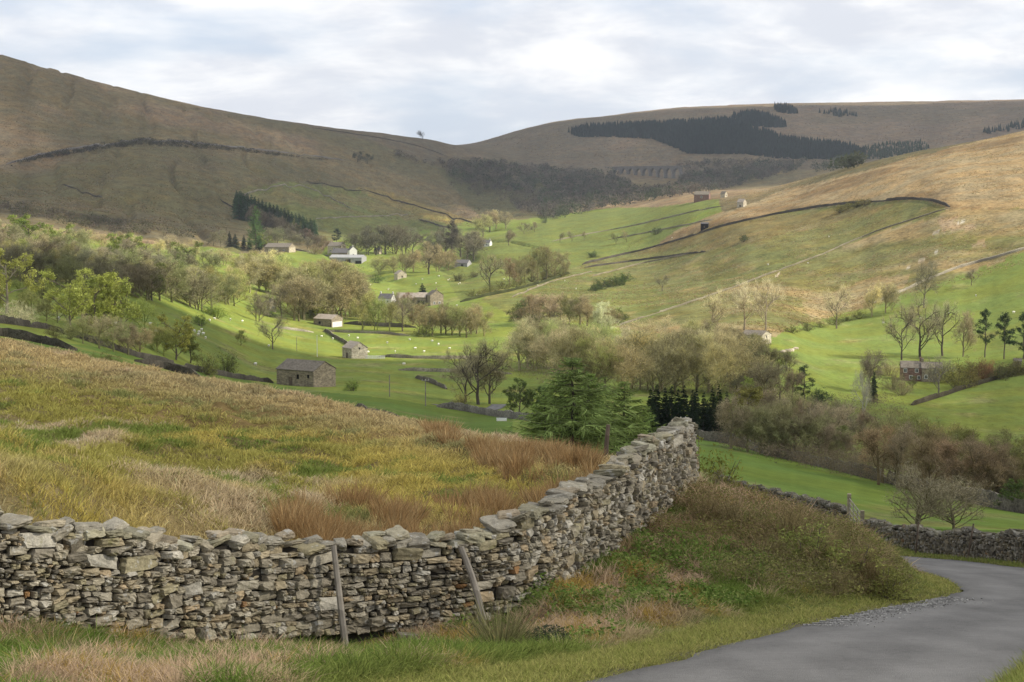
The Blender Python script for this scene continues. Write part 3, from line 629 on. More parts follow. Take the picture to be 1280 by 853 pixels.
# verge and bank in front of the wall
def verge_t(x, y): return infront(x, y) & (rdist(x, y) > RHW-.12+.25*fbm(x/.5, y/.9, 2, 3)) & (x < 12.5) & ~((y > 38) & (x < 8))
vx, vy = scatter(60000, -.38, .36, 13.5, 45, verge_t)
sel = RNG.permutation(len(vx))[:15500]; vx, vy = vx[sel], vy[sel]
rdv = rdist(vx, vy); short = (1-sstep(.9, 2.0, rdv-RHW)); nn_ = fbm(vx/1.3, vy/2.0, 4, 201); n2_ = fbm(vx/.5, vy/.8, 3, 211)
U_, V_ = uv_of(vx/vy, H(vx, vy)/vy)
tan = np.array([.47, .345, .225]); grn = np.array([.135, .19, .042]); yel = np.array([.36, .31, .09]); brn = np.array([.34, .25, .14])
c_ = np.where((sstep(.40, .62, nn_) > RNG.random(len(vx)))[:, None], grn, tan); c_ = np.where((n2_ > .64)[:, None], np.array([.15, .22, .045]), c_); c_ = np.where(((n2_ < .36) & (nn_ < .55))[:, None], yel*np.array([1.1, .9, .9]), c_)
upper = sstep(27.5, 31, vy)*sstep(.4, .55, fbm(vx/1.1, vy/1.4, 3, 411)+.1); mk = (upper*.62 > RNG.random(len(vx))); c_[mk] = brn*RNG.uniform(.8, 1.25, (mk.sum(), 1))
c_ = c_*(1-short)[:, None]+(mixc([.22, .245, .06], [.36, .32, .12], RNG.random(len(vx))*.8))*short[:, None]
blades('verge_grass', vx, vy, 26, RNG.uniform(.10, .24, len(vx)), np.where(short > .5, RNG.uniform(.09, .18, len(vx)), RNG.uniform(.14, .40, len(vx))*(.6+.8*fbm(vx/.7, vy/.9, 2, 231))), .010, c_, 1.0, .75, 'green and straw coloured grass on the verge and bank below the wall', (.12, -.1), .25)
# far verge across the lane and the grass corner at the right
def rverge(x, y): return (rdist(x, y) > RHW-.1+.2*fbm(x/.6, y, 2, 5)) & (x > np.interp(y, [10, 16, 30, 45, 60], [3.4, 4.3, 11, 14, 15])) & (x < 16.9) & (y > 13)
qx, qy = scatter(60000, .15, .40, 13.5, 80, rverge); sel = RNG.permutation(len(qx))[:6500]; qx, qy = qx[sel], qy[sel]
blades('verge_grass', qx, qy, 18, .2, RNG.uniform(.10, .24, len(qx)), .010, mixc([.17, .225, .05], [.30, .29, .10], RNG.random(len(qx))), .7, .5, 'short green grass between the lane and the far wall', (.1, 0), .22)
# brambles and dead bracken on the crest of the bank
def crest(x, y):
    u_, v_ = uv_of(x/y, H(x, y)/y); return infront(x, y) & (rdist(x, y) > RHW+.9) & inpoly(u_, v_, [(790, 668), (810, 635), (868, 590), (960, 620), (1010, 640), (1070, 665), (1120, 705), (1140, 730), (1080, 715), (1000, 695), (900, 675), (850, 680)]) & (fbm(x/.8, y/1.1, 3, 401) > .40)
bx_, by_ = scatter(90000, .05, .26, 25, 46, crest); sel = RNG.permutation(len(bx_))[:1500]; bx_, by_ = bx_[sel], by_[sel]
blades('brambles', bx_, by_, 15, .3, RNG.uniform(.15, .6, len(bx_))*(.5+fbm(bx_/.6, by_/.8, 2, 431)), .011, mixc([.30, .205, .13], [.46, .35, .21], RNG.random(len(bx_))), 1.5, .7, 'dead brown bramble and bracken stems over the bank crest', (.1, 0), .3)
# leafy stems: quads scattered through low clumps
def leaves(name, cx, cy, n, rad, hgt, size, col, label, kind='stuff', parent=None, z0=None, lift=.0, col2=None):
    N = len(cx)*n; T = np.repeat(np.arange(len(cx)), n); rad = np.broadcast_to(rad, len(cx)); hgt = np.broadcast_to(hgt, len(cx))
    a = RNG.uniform(0, 2*np.pi, N); r = np.sqrt(RNG.random(N)); h = RNG.random(N)**.7*np.sqrt(np.clip(1-r*r*.8, 0, 1)); r = r*rad[T]; 
    x = cx[T]+r*np.cos(a); y = cy[T]+r*np.sin(a); z = H(x, y)+lift+h*hgt[T]
    d1 = RNG.normal(0, 1, (N, 3)); d1[:, 2] *= .5; d1 /= np.linalg.norm(d1, axis=1)[:, None]; d2 = np.cross(d1, RNG.normal(0, 1, (N, 3))); d2 /= np.linalg.norm(d2, axis=1)[:, None]
    sz = (size*RNG.uniform(.5, 1.3, N))[:, None]; p = np.stack([x, y, z], 1)
    Vv = np.stack([p-d1*sz, p+d2*sz*.45, p+d1*sz, p-d2*sz*.45], 1).reshape(-1, 3); F_ = np.arange(N*4).reshape(-1, 4)
    c = np.asarray(col)[None]*RNG.uniform(.6, 1.4, (N, 1))
    if col2 is not None: c = np.where((RNG.random(N) < .4)[:, None], np.asarray(col2)[None]*RNG.uniform(.7, 1.3, (N, 1)), c)
    o = link(name, np_mesh(name, Vv, F_, BM, np.repeat(c, 4, 0)), parent); tag(o, kind=kind)
    if label: o['label'] = label
    return o
sel = RNG.permutation(len(bx_))[:900]
leaves('bramble_leaves', bx_[sel], by_[sel], 36, .36, .36, .026, (.20, .20, .065), 'sparse olive bramble leaves among the dead stems on the bank', col2=(.22, .17, .08))
def lower(x, y):
    u_, v_ = uv_of(x/y, H(x, y)/y); return infront(x, y) & (rdist(x, y) > RHW+1.5) & inpoly(u_, v_, [(560, 790), (700, 705), (800, 670), (880, 670), (960, 700), (1000, 750), (860, 780), (700, 830)]) & (fbm(x/.7, y/1.0, 3, 301) > .57)
lx, ly_ = scatter(60000, -.05, .2, 21, 32, lower); sel = RNG.permutation(len(lx))[:340]
leaves('nettles', lx[sel], ly_[sel], 52, RNG.uniform(.1, .26, 340)[:len(sel)], RNG.uniform(.12, .36, 340)[:len(sel)], .034, (.13, .20, .045), 'bright green nettles and dock on the lower bank', col2=(.22, .26, .08))
def upper_t(x, y):
    u_, v_ = uv_of(x/y, H(x, y)/y); return infront(x, y) & (rdist(x, y) > RHW+.8) & inpoly(u_, v_, [(960, 700), (1040, 660), (1110, 705), (1155, 742), (1090, 755), (1000, 750), (880, 730)])
lx, ly_ = scatter(60000, .1, .26, 25, 36, upper_t); sel = RNG.permutation(len(lx))[:500]
leaves('hawthorn_leaves', lx[sel], ly_[sel], 34, .3, .5, .022, (.22, .22, .075), 'young olive leaves over the rounded end of the bank', col2=(.2, .17, .09))
# loose chippings washed along the lane edge
tq = RNG.uniform(.20, .29, 1500); ki = np.clip((tq*len(ROAD)).astype(int), 0, len(ROAD)-2); tgr = ROAD[ki+1]-ROAD[ki]; tgr /= np.linalg.norm(tgr, axis=1)[:, None]
of_ = -(RHW-.02-np.abs(RNG.normal(0, .30, 1500))); gx_ = ROAD[ki, 0]+tgr[:, 1]*of_; gy_ = ROAD[ki, 1]-tgr[:, 0]*of_; gs = RNG.uniform(.004, .010, 1500)*np.clip(gy_/20, 1, 1.6)
v_, f_, c_ = stones(np.stack([gx_, gy_, near_z(gx_, gy_)+.004], 1), gs[:, None]*np.array([[1.2, 1, .8]]), np.repeat(np.eye(3)[None], 1500, 0), np.array([.34, .33, .31])*RNG.uniform(.5, 1.4, (1500, 1)), 1)
o = link('gravel', np_mesh('gravel', v_, f_, sm, c_)); tag(o, kind='stuff'); o['label'] = 'grey loose chippings along the grassy edge of the lane'
# tussocks and rush clumps on the rough pasture and the fells
def far_tufts(name, label, poly, w0, w1, d0, d1, n, ln, cols, thr, seed, wd=.075, per=7):
    def tst(x, y):
        u_, v2_ = uv_of(x/y, H(x, y)/y); return inpoly(u_, v2_, poly) & (fbm(x/30, y/60, 4, seed) > thr)
    x, y = scatter(n, w0, w1, d0, d1, tst)
    if len(x): blades(name, x, y, per, .5, RNG.uniform(*ln, len(x)), wd, np.array(cols)[RNG.integers(0, len(cols), len(x))], .9, .4, label, (.1, -.1), .25, 1.0, -.1)
RH = [(640, 395), (700, 345), (728, 332), (900, 250), (1000, 225), (1290, 160), (1500, 120), (1500, 330), (1280, 330), (1130, 372), (1000, 415), (860, 420), (770, 410)]
far_tufts('moor_tussocks', 'bleached tussocks dotted over the right hillside', RH, 0, .34, 750, 2100, 60000, (.35, .9), [(.42, .33, .19), (.36, .30, .14), (.25, .22, .09), (.30, .20, .11)], .46, 501)
LH = [(-50, 60), (0, 68), (300, 143), (540, 176), (690, 262), (600, 285), (440, 270), (300, 236), (280, 300), (0, 262)]
far_tufts('moor_tussocks', 'brown rush and heather clumps over the left fell', LH, -.34, .04, 1300, 3800, 60000, (.7, 1.7), [(.26, .18, .10), (.19, .14, .08), (.33, .25, .14), (.13, .13, .055)], .44, 511, .14)
FF = [(600, 178), (760, 146), (960, 132), (1280, 126), (1280, 165), (1000, 205), (700, 205)]
far_tufts('moor_tussocks', 'brown heather clumps over the far fell', FF, -.03, .33, 3800, 6200, 9000, (1.5, 3.2), [(.24, .17, .11), (.17, .13, .085), (.30, .23, .14)], .46, 521, .3)
VF = [(0, 380), (340, 470), (640, 515), (1290, 640), (1290, 330), (1000, 430), (700, 350), (600, 300), (300, 330)]
far_tufts('field_tussocks', 'darker grass clumps and docks about the valley fields', VF, -.34, .34, 150, 1500, 14000, (.15, .4), [(.14, .19, .04), (.22, .22, .07), (.30, .26, .12)], .55, 531, .05)
#SECTION3
# ------------------------------------------------------------------ field walls of the dale
fm, t, b = mat('field_wall_stone', .95, .05)
geo = t.new('ShaderNodeNewGeometry'); s1 = t.noise((geo, 0), 2.2, 6, .75); at = t.new('ShaderNodeAttribute', {'attribute_name': 'col'})
mr = t.new('ShaderNodeMapRange', i0=(s1, 0), i1=.36, i2=.64, i3=.5, i4=1.5)
t.put(b, 'Base Color', t.mix(1.0, (at, 0), t.new('ShaderNodeCombineColor', Red=mr, Green=mr, Blue=mr), 'MULTIPLY')); bump(t, b, (s1, 0), .4, .8)
def on_ground(px, dmin, dmax=1e9, step=None):
    """photo line laid on the ground and resampled evenly"""
    pts = []
    for (u0, v0), (u1, v1) in zip(px[:-1], px[1:]):
        k = max(2, int(abs(u1-u0)/6+abs(v1-v0)/6)+1)
        for i in range(k): f = i/k; p = G(u0+(u1-u0)*f, v0+(v1-v0)*f, dmin); pts.append(p)
    pts.append(G(*px[-1], dmin)); a = np.array(pts)
    for _ in range(3): a[1:-1, :2] = a[1:-1, :2]*.5+(a[:-2, :2]+a[2:, :2])*.25
    t_ = np.r_[0, np.cumsum(np.hypot(*np.diff(a[:, :2], axis=0).T))]; st = step or max(.9, a[:, 1].mean()*.0022); q = np.linspace(0, t_[-1], max(3, min(900, int(t_[-1]/st))))
    return np.stack([np.interp(q, t_, a[:, 0]), np.interp(q, t_, a[:, 1])], 1)
def field_wall(px, label, dmin=112, h=1.35, wd=.7, col=(.20, .185, .16), group=None, rag=.3):
    L = on_ground(px, dmin); tg = np.gradient(L, axis=0); tg /= np.linalg.norm(tg, axis=1)[:, None]+1e-9; nx, ny = tg[:, 1], -tg[:, 0]; n = len(L)
    hh = h*(1+rag*.35*(RNG.random(n)-.5)*2+.3*(vnoise(np.arange(n)*.15, np.zeros(n), int(L[0, 0])+5)-.5)); en_ = np.minimum(np.arange(n), n-1-np.arange(n)); hh *= np.clip(.3+en_/5, 0, 1); hh *= np.where(vnoise(np.arange(n)*.12, np.ones(n), 9) > .93, .45, 1)
    R_ = []
    for sgn, top in ((1, 0), (1, 1), (-1, 1), (-1, 0)):
        k = wd/2*(.7 if top else 1)+RNG.normal(0, .02, n); x = L[:, 0]+nx*sgn*k; y = L[:, 1]+ny*sgn*k; R_.append(np.stack([x, y, H(x, y)+(hh*(1+.06*sgn) if top else -.4)], 1))
    V_ = np.stack(R_, 1).reshape(-1, 3); ii = np.arange(n*4).reshape(n, 4)
    F_ = np.concatenate([np.stack([ii[:-1, a], ii[:-1, c], ii[1:, c], ii[1:, a]], -1) for a, c in ((0, 1), (1, 2), (2, 3))])
    F_ = np.concatenate([F_, ii[:1, ::-1], ii[-1:]])
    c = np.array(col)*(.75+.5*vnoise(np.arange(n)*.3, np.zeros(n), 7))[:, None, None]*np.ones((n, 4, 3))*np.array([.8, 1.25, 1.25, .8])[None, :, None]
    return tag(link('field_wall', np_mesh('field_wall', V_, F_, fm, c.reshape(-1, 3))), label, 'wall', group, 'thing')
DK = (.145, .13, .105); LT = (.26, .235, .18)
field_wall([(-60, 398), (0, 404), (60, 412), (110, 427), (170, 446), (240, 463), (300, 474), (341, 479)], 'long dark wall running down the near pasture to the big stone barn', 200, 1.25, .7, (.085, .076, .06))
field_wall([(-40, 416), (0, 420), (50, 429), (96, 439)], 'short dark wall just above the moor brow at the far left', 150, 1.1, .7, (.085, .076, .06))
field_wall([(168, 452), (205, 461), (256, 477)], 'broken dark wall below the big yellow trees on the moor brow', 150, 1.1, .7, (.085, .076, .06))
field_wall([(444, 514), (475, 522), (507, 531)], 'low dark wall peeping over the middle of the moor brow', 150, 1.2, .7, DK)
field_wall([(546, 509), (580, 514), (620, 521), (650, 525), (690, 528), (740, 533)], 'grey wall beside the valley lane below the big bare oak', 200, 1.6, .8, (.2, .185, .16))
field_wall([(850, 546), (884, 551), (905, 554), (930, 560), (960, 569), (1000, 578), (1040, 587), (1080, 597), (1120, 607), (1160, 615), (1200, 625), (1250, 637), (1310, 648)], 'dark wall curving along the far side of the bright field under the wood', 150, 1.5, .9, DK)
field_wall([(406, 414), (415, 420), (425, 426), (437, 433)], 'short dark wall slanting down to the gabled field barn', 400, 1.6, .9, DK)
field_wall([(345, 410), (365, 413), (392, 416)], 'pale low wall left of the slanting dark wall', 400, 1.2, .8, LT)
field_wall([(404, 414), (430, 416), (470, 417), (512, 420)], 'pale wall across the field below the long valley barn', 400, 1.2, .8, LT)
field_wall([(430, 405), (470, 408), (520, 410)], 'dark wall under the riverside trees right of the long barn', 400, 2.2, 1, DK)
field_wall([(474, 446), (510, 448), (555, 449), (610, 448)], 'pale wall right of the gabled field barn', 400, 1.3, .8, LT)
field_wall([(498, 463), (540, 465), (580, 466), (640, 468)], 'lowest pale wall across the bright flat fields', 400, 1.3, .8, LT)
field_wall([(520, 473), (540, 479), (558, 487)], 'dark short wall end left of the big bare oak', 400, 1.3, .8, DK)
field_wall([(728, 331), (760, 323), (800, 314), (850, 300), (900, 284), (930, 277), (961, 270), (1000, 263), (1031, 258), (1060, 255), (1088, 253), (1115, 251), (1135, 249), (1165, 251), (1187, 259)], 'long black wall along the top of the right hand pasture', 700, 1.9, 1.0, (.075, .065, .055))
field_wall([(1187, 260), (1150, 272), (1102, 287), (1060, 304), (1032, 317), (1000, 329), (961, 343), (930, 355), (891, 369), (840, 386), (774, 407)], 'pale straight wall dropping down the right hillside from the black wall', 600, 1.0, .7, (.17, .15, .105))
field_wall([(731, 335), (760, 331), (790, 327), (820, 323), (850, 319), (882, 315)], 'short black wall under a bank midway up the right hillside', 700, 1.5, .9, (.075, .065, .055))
field_wall([(1320, 300), (1280, 312), (1250, 321), (1220, 329), (1196, 336), (1160, 350), (1130, 364), (1090, 380)], 'pale rubbly wall running to the right edge above the sunlit field', 500, 1.4, 1.0, LT)
field_wall([(740, 346), (800, 330), (860, 318)], 'thin wall below the short black wall on the right hillside', 700, 1.1, .7, (.2, .17, .12))
field_wall([(640, 372), (690, 352), (740, 340)], 'thin grey wall above the hedgerow of bare trees', 700, 1.0, .7, (.2, .17, .12))
field_wall([(1140, 507), (1180, 495), (1200, 488), (1240, 476), (1290, 462)], 'low dark hedge bank in front of the red cottage', 300, 1.5, 1.0, (.07, .06, .04))
field_wall([(760, 300), (800, 293), (850, 283), (890, 275)], 'faint wall across the upper green fields below the pale ruin', 800, 1.3, .8, (.2, .18, .13))
field_wall([(690, 302), (740, 292), (800, 281), (870, 264), (905, 258)], 'faint topmost wall of the green valley head fields', 800, 1.3, .8, (.2, .18, .13))
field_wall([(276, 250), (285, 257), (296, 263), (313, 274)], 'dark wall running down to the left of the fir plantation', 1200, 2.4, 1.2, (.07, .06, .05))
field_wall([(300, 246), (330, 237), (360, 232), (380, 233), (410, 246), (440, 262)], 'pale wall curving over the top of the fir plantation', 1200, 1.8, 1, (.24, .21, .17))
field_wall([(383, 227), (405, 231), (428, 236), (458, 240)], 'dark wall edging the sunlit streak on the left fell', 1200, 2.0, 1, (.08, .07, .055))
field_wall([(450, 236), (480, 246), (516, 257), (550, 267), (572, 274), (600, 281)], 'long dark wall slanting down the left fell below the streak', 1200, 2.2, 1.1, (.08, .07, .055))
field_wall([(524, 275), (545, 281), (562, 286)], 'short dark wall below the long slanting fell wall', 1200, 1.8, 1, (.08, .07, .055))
field_wall([(395, 274), (430, 272), (470, 271), (510, 268)], 'pale wall along the top of the green fields above the white farm', 1200, 1.6, 1, (.25, .22, .17))
field_wall([(8, 206), (51, 194), (90, 187), (119, 183), (177, 175), (238, 179), (306, 186), (370, 193), (432, 201)], 'grey parapet wall along the railway line across the left fell', 1500, 2.6, 1.4, (.22, .20, .18))
field_wall([(78, 231), (100, 240), (128, 247)], 'short dark wall on the left fell under the railway', 1200, 1.8, 1, (.08, .07, .055))
field_wall([(290, 300), (310, 303), (400, 318), (440, 322)], 'dark garden wall below the valley head houses', 1000, 1.3, .8, DK)
field_wall([(576, 378), (605, 371), (640, 364), (680, 353), (712, 342)], 'dark hedge line under the row of bare trees', 800, 2.0, 1.6, (.045, .05, .02))
field_wall([(390, 160), (470, 172), (520, 182), (560, 196)], 'faint dark wall near the skyline of the left fell', 2500, 2.0, 1.2, (.08, .07, .055))

# ------------------------------------------------------------------ trees: prototypes of unit height, copied through the dale
def plant_mat(name, transl=0.0, amt=.3):
    m = bpy.data.materials.new(name); m.use_nodes = True; t = NT(m.node_tree); t.n.clear(); out = t.new('ShaderNodeOutputMaterial')
    oi = t.new('ShaderNodeObjectInfo'); a_ = t.new('ShaderNodeAttribute', {'attribute_name': 'shade'}); tcn = t.new('ShaderNodeTexCoord')
    n_ = t.noise((tcn, 3), 6, 2); k = t.math('MULTIPLY', (a_, 2), t.new('ShaderNodeMapRange', i0=(n_, 0), i1=.3, i2=.7, i3=1-amt, i4=1+amt))
    c = t.mix(1.0, (oi, 1), t.new('ShaderNodeCombineXYZ', X=k, Y=k, Z=k), 'MULTIPLY')
    d = t.new('ShaderNodeBsdfDiffuse', Color=c)
    if transl:
        tr = t.new('ShaderNodeBsdfTranslucent', Color=c); mx = t.new('ShaderNodeMixShader'); t.put(mx, 0, transl); t.l.new(d.outputs[0], mx.inputs[1]); t.l.new(tr.outputs[0], mx.inputs[2]); d = mx
    t.l.new(d.outputs[0], out.inputs[0]); return m
TWIG = plant_mat('twigs', .25); LEAF = plant_mat('leaves', .3); BARK = plant_mat('bark', 0)
def unit(v):
    return v/(np.linalg.norm(v)+1e-9)
def skeleton(rs, spec, trunk_pts):
    """recursive limbs; spec: list of (children, length, radius, spread, upturn) per level"""
    limbs = []; tips = []
    def grow(p, d, length, rad, lev, k=4):
        pts = [p]; q = p.copy(); dd = d.copy()
        for i in range(k):
            dd = unit(dd+rs.normal(0, .16, 3)+np.array([0, 0, spec[lev][4]*.25])); q = q+dd*length/k; pts.append(q.copy())
        limbs.append((pts, [rad*(1-.6*i/k) for i in range(k+1)], lev)); kids(pts, dd, rad*.55, lev+1)
    def kids(pts, dd, rad, lev):
        if lev >= len(spec): tips.append((pts[-1], dd)); tips.append((pts[-2], dd)); return
        n, ln, rf, spread, upt = spec[lev]
        for i in range(n):
            f = (i+rs.random())/n; f = spec_start[lev]+(1-spec_start[lev])*f; x = f*(len(pts)-1); j = min(int(x), len(pts)-2); p = pts[j]+(pts[j+1]-pts[j])*(x-j)
            a = rs.uniform(0, 2*math.pi); ax = unit(dd); s_ = unit(np.cross(ax, [math.cos(a), math.sin(a), .31])); d = unit(ax*(1-spread)+s_*spread*1.25+np.array([0, 0, upt*.5]))
            grow(p, d, ln*rs.uniform(.7, 1.2)*(1.15-.45*f), rf*rs.uniform(.8, 1.1), lev)
    for tp, tr in trunk_pts:
        limbs.append((tp, tr, 0)); kids(tp, unit(tp[-1]-tp[0]), tr[-1], 1)
    return limbs, tips
spec_start = [0, .38, .25, .2, .2]
def proto(limbs, crown_V, crown_F, crown_s, minr=.0018, sides=5, norm=True):
    tb = MB()
    for pts, rad, lev in limbs: tb.tube(pts, [max(r, minr) for r in rad], sides if lev < 2 else 3, cap=False)
    tv = np.array(tb.v); cv = np.asarray(crown_V, float)
    top = np.percentile(cv[:, 2], 99.6); sc = 1/top if norm else 1
    tv *= sc; cv = cv*sc
    tm = bpy.data.meshes.new('trunk'); tm.from_pydata(tv.tolist(), [], tb.f); a = tm.attributes.new('shade', 'FLOAT', 'POINT'); a.data.foreach_set('value', np.ones(len(tv), np.float32)); tm.materials.append(BARK)
    cm = np_mesh('crown', cv, crown_F, None, None, False, {'shade': crown_s}); return tm, cm
def twigs(rs, tips, per, length, width, upw, jit=.02):
    P = np.array([p for p, d in tips]).repeat(per, 0); Dv = np.array([d for p, d in tips]).repeat(per, 0); N = len(P)
    P = P+rs.normal(0, jit, (N, 3)); d = Dv*.7+rs.normal(0, .55, (N, 3))+np.array([0, 0, upw]); d /= np.linalg.norm(d, axis=1)[:, None]
    s_ = np.cross(d, rs.normal(0, 1, (N, 3))); s_ /= np.linalg.norm(s_, axis=1)[:, None]; ln = (length*rs.uniform(.5, 1.4, N))[:, None]
    V_ = np.stack([P-s_*width/2, P+s_*width/2, P+d*ln], 1).reshape(-1, 3); return V_, np.arange(N*3).reshape(-1, 3), np.repeat(rs.uniform(.65, 1.35, N), 3)
def leafq(rs, C_, per, rad, size):
    N = len(C_)*per; P = np.repeat(C_, per, 0)+rs.normal(0, 1, (N, 3))*rad*np.array([1, 1, .75]); d1 = rs.normal(0, 1, (N, 3)); d1 /= np.linalg.norm(d1, axis=1)[:, None]; d2 = np.cross(d1, rs.normal(0, 1, (N, 3))); d2 /= np.linalg.norm(d2, axis=1)[:, None]
    s_ = (size*rs.uniform(.5, 1.3, N))[:, None]; V_ = np.stack([P-d1*s_, P+d2*s_*.7, P+d1*s_], 1).reshape(-1, 3); cl = np.repeat(rs.uniform(.7, 1.3, len(C_)), per)
    return V_, np.arange(N*3).reshape(-1, 3), np.repeat(cl*rs.uniform(.75, 1.25, N), 3)
def make_bare(seed, wide=.5, fork=.25, stems=1, per=11, tw=.0042, leaf=0, lsize=.012, limbsn=8, twl=.075):
    rs = np.random.default_rng(seed); tr = []
    for k in range(stems):
        a = rs.uniform(0, 6.28); off = np.array([math.cos(a), math.sin(a), 0])*(.02 if stems == 1 else .05)
        p = np.array([0, 0, -.03])+off*(stems > 1); lean = np.array([math.cos(a), math.sin(a), 0])*rs.uniform(.0, .12)*(1 if stems == 1 else 2.2)
        pts = [p+(np.array([0, 0, 1.0])+lean*(i/4))*(.62*i/4)+rs.normal(0, .008, 3)*(i > 0) for i in range(5)]
        tr.append((pts, [(.024 if stems == 1 else .013)*(1-.72*i/4) for i in range(5)]))
    sp = [None, (limbsn, .42*wide/.5, .010, .60, .35), (6, .19, .0052, .5, .25), (4, .10, .0026, .5, .15)]
    global spec_start; spec_start = [0, fork, .3, .25, .2]
    limbs, tips = skeleton(rs, sp, tr); V_, F_, s_ = twigs(rs, tips, max(2, per//stems), twl, tw, .25)
    if leaf: v2, f2, s2 = leafq(rs, np.array([p for p, d in tips]), max(1, leaf//stems), .03, lsize); F_ = np.concatenate([F_, f2+len(V_)]); V_ = np.concatenate([V_, v2]); s_ = np.r_[s_, s2]
    return proto(limbs, V_, F_, s_)
def make_leafy(seed, wide=.5, per=24, size=.020, fork=.14):
    rs = np.random.default_rng(seed); pts = [np.array([0, 0, -.03])+np.array([0, 0, .66*i/4])+rs.normal(0, .012, 3)*(i > 0) for i in range(5)]; tr = [(pts, [.024*(1-.7*i/4) for i in range(5)])]
    global spec_start; spec_start = [0, fork, .3, .25, .2]
    limbs, tips = skeleton(rs, [None, (9, .40*wide/.5, .010, .66, .25), (5, .18, .005, .55, .2), (3, .09, .0025, .5, .1)], tr)
    V_, F_, s_ = leafq(rs, np.array([p for p, d in tips]), per, .026, size); v2, f2, s2 = twigs(rs, tips, 3, .07, .004, .2); return proto(limbs, np.concatenate([V_, v2]), np.concatenate([F_, f2+len(V_)]), np.r_[s_, s2*.5])
def make_conifer(seed, wide=.2, layers=24, per=8, bare_to=.06, droop=.45, dens=9, size=.03, hang=False, taper=.85):
    rs = np.random.default_rng(seed); pts = [np.array([rs.normal(0, .003), rs.normal(0, .003), 1.0*i/6-.02]) for i in range(7)]; limbs = [(pts, [.017*(1-.93*i/6) for i in range(7)], 0)]; C_, D_, S_ = [], [], []
    for l in range(layers):
        f = (l+.5)/layers; z = bare_to+(1-bare_to)*min(.985, max(0, f+rs.uniform(-.5, .5)/layers)); ln = wide*(1-f)**taper*rs.uniform(.75, 1.15)+.006
        for k in range(per if f < .8 else max(4, per-2)):
            a = rs.uniform(0, 6.28); ll = ln*rs.uniform(.55, 1.15); d = np.array([math.cos(a), math.sin(a), 0]); p0 = np.array([0, 0, z]); p1 = p0+d*ll*.55+np.array([0, 0, -ll*.12*droop*2]); p2 = p0+d*ll+np.array([0, 0, -ll*droop*.6+(.25*ll if hang else 0)])
            limbs.append(([p0, p1, p2], [.0035, .0024, .001], 2))
            for q in range(dens): g = (q+rs.random())/dens; C_.append((p0+(p1-p0)*g*2) if g < .5 else (p1+(p2-p1)*(g*2-1))); D_.append(d); S_.append(min(1, .25+1.6*(1-f)))
    C_ = np.array(C_); D_ = np.array(D_); N = len(C_); rep = 3 if not hang else 5; P = np.repeat(C_, rep, 0); dd = np.repeat(D_, rep, 0); M = len(P)
    sd = np.stack([-dd[:, 1], dd[:, 0], np.zeros(M)], 1)*rs.uniform(-1, 1, (M, 1)); dr = dd*.6+sd*.9+np.stack([np.zeros(M), np.zeros(M), rs.uniform(-.9, .25, M) if not hang else rs.uniform(-1.1, .35, M)], 1); dr /= np.linalg.norm(dr, axis=1)[:, None]
    s_ = np.cross(dr, rs.normal(0, 1, (M, 3))); s_ /= np.linalg.norm(s_, axis=1)[:, None]; wd = size*(.35 if not hang else .13)
    ln = (size*rs.uniform(.6, 1.5, M)*np.repeat(np.array(S_), rep))[:, None]; V_ = np.stack([P-s_*wd/2, P+s_*wd/2, P+dr*ln], 1).reshape(-1, 3)
    return proto(limbs, V_, np.arange(M*3).reshape(-1, 3), np.repeat(rs.uniform(.6, 1.4, M), 3), .0012, norm=False)
def make_pine(seed, low=.35, wide=.28, n=26):
    rs = np.random.default_rng(seed); pts = [np.array([rs.normal(0, .012)*(i > 0), rs.normal(0, .012)*(i > 0), .92*i/6-.02]) for i in range(7)]; limbs = [(pts, [.02*(1-.8*i/6) for i in range(7)], 0)]; C_ = []
    for k in range(n):
        f = low+(1-low)*(k+rs.random())/n; a = rs.uniform(0, 6.28); prof = math.sin(math.pi*min(1, (f-low)/(1-low)*.85+.15))**.7; r = wide*prof*rs.uniform(.4, 1.1); p0 = np.array([0, 0, f-.06]); p1 = np.array([math.cos(a)*r, math.sin(a)*r, f+rs.uniform(-.02, .03)])
        limbs.append(([p0, (p0+p1)/2+np.array([0, 0, -.01]), p1], [.006, .004, .002], 1))
        for q in range(5): C_.append(p1+rs.normal(0, .035, 3)*np.array([1, 1, .55])-(p1-p0)*rs.uniform(0, .35))
    V_, F_, s_ = leafq(rs, np.array(C_), 34, .024, .016); return proto(limbs, V_, F_, s_)
def make_bush(seed, leaf=True, wide=.75):
    rs = np.random.default_rng(seed); limbs, tips = [], []
    for k in range(16):
        a = rs.uniform(0, 6.28); el = rs.uniform(.25, 1.45); d = np.array([math.cos(a)*math.cos(el)*wide, math.sin(a)*math.cos(el)*wide, math.sin(el)]); p0 = np.array([d[0]*.1, d[1]*.1, -.04]); ln = rs.uniform(.7, 1.0); pts = [p0+d*ln*i/3+rs.normal(0, .03, 3)*(i > 0) for i in range(4)]
        limbs.append((pts, [.016, .012, .008, .004], 2))
        for q in range(10): f = rs.uniform(.3, 1); p = p0+d*ln*f+rs.normal(0, .10, 3); p[2] = max(p[2], .03); tips.append((p, unit(d+rs.normal(0, .4, 3))))
    if leaf: V_, F_, s_ = leafq(rs, np.array([p for p, d in tips]), 14, .06, .036)
    else: V_, F_, s_ = twigs(rs, tips, 13, .16, .009, .35, .05)
    return proto(limbs, V_, F_, s_)
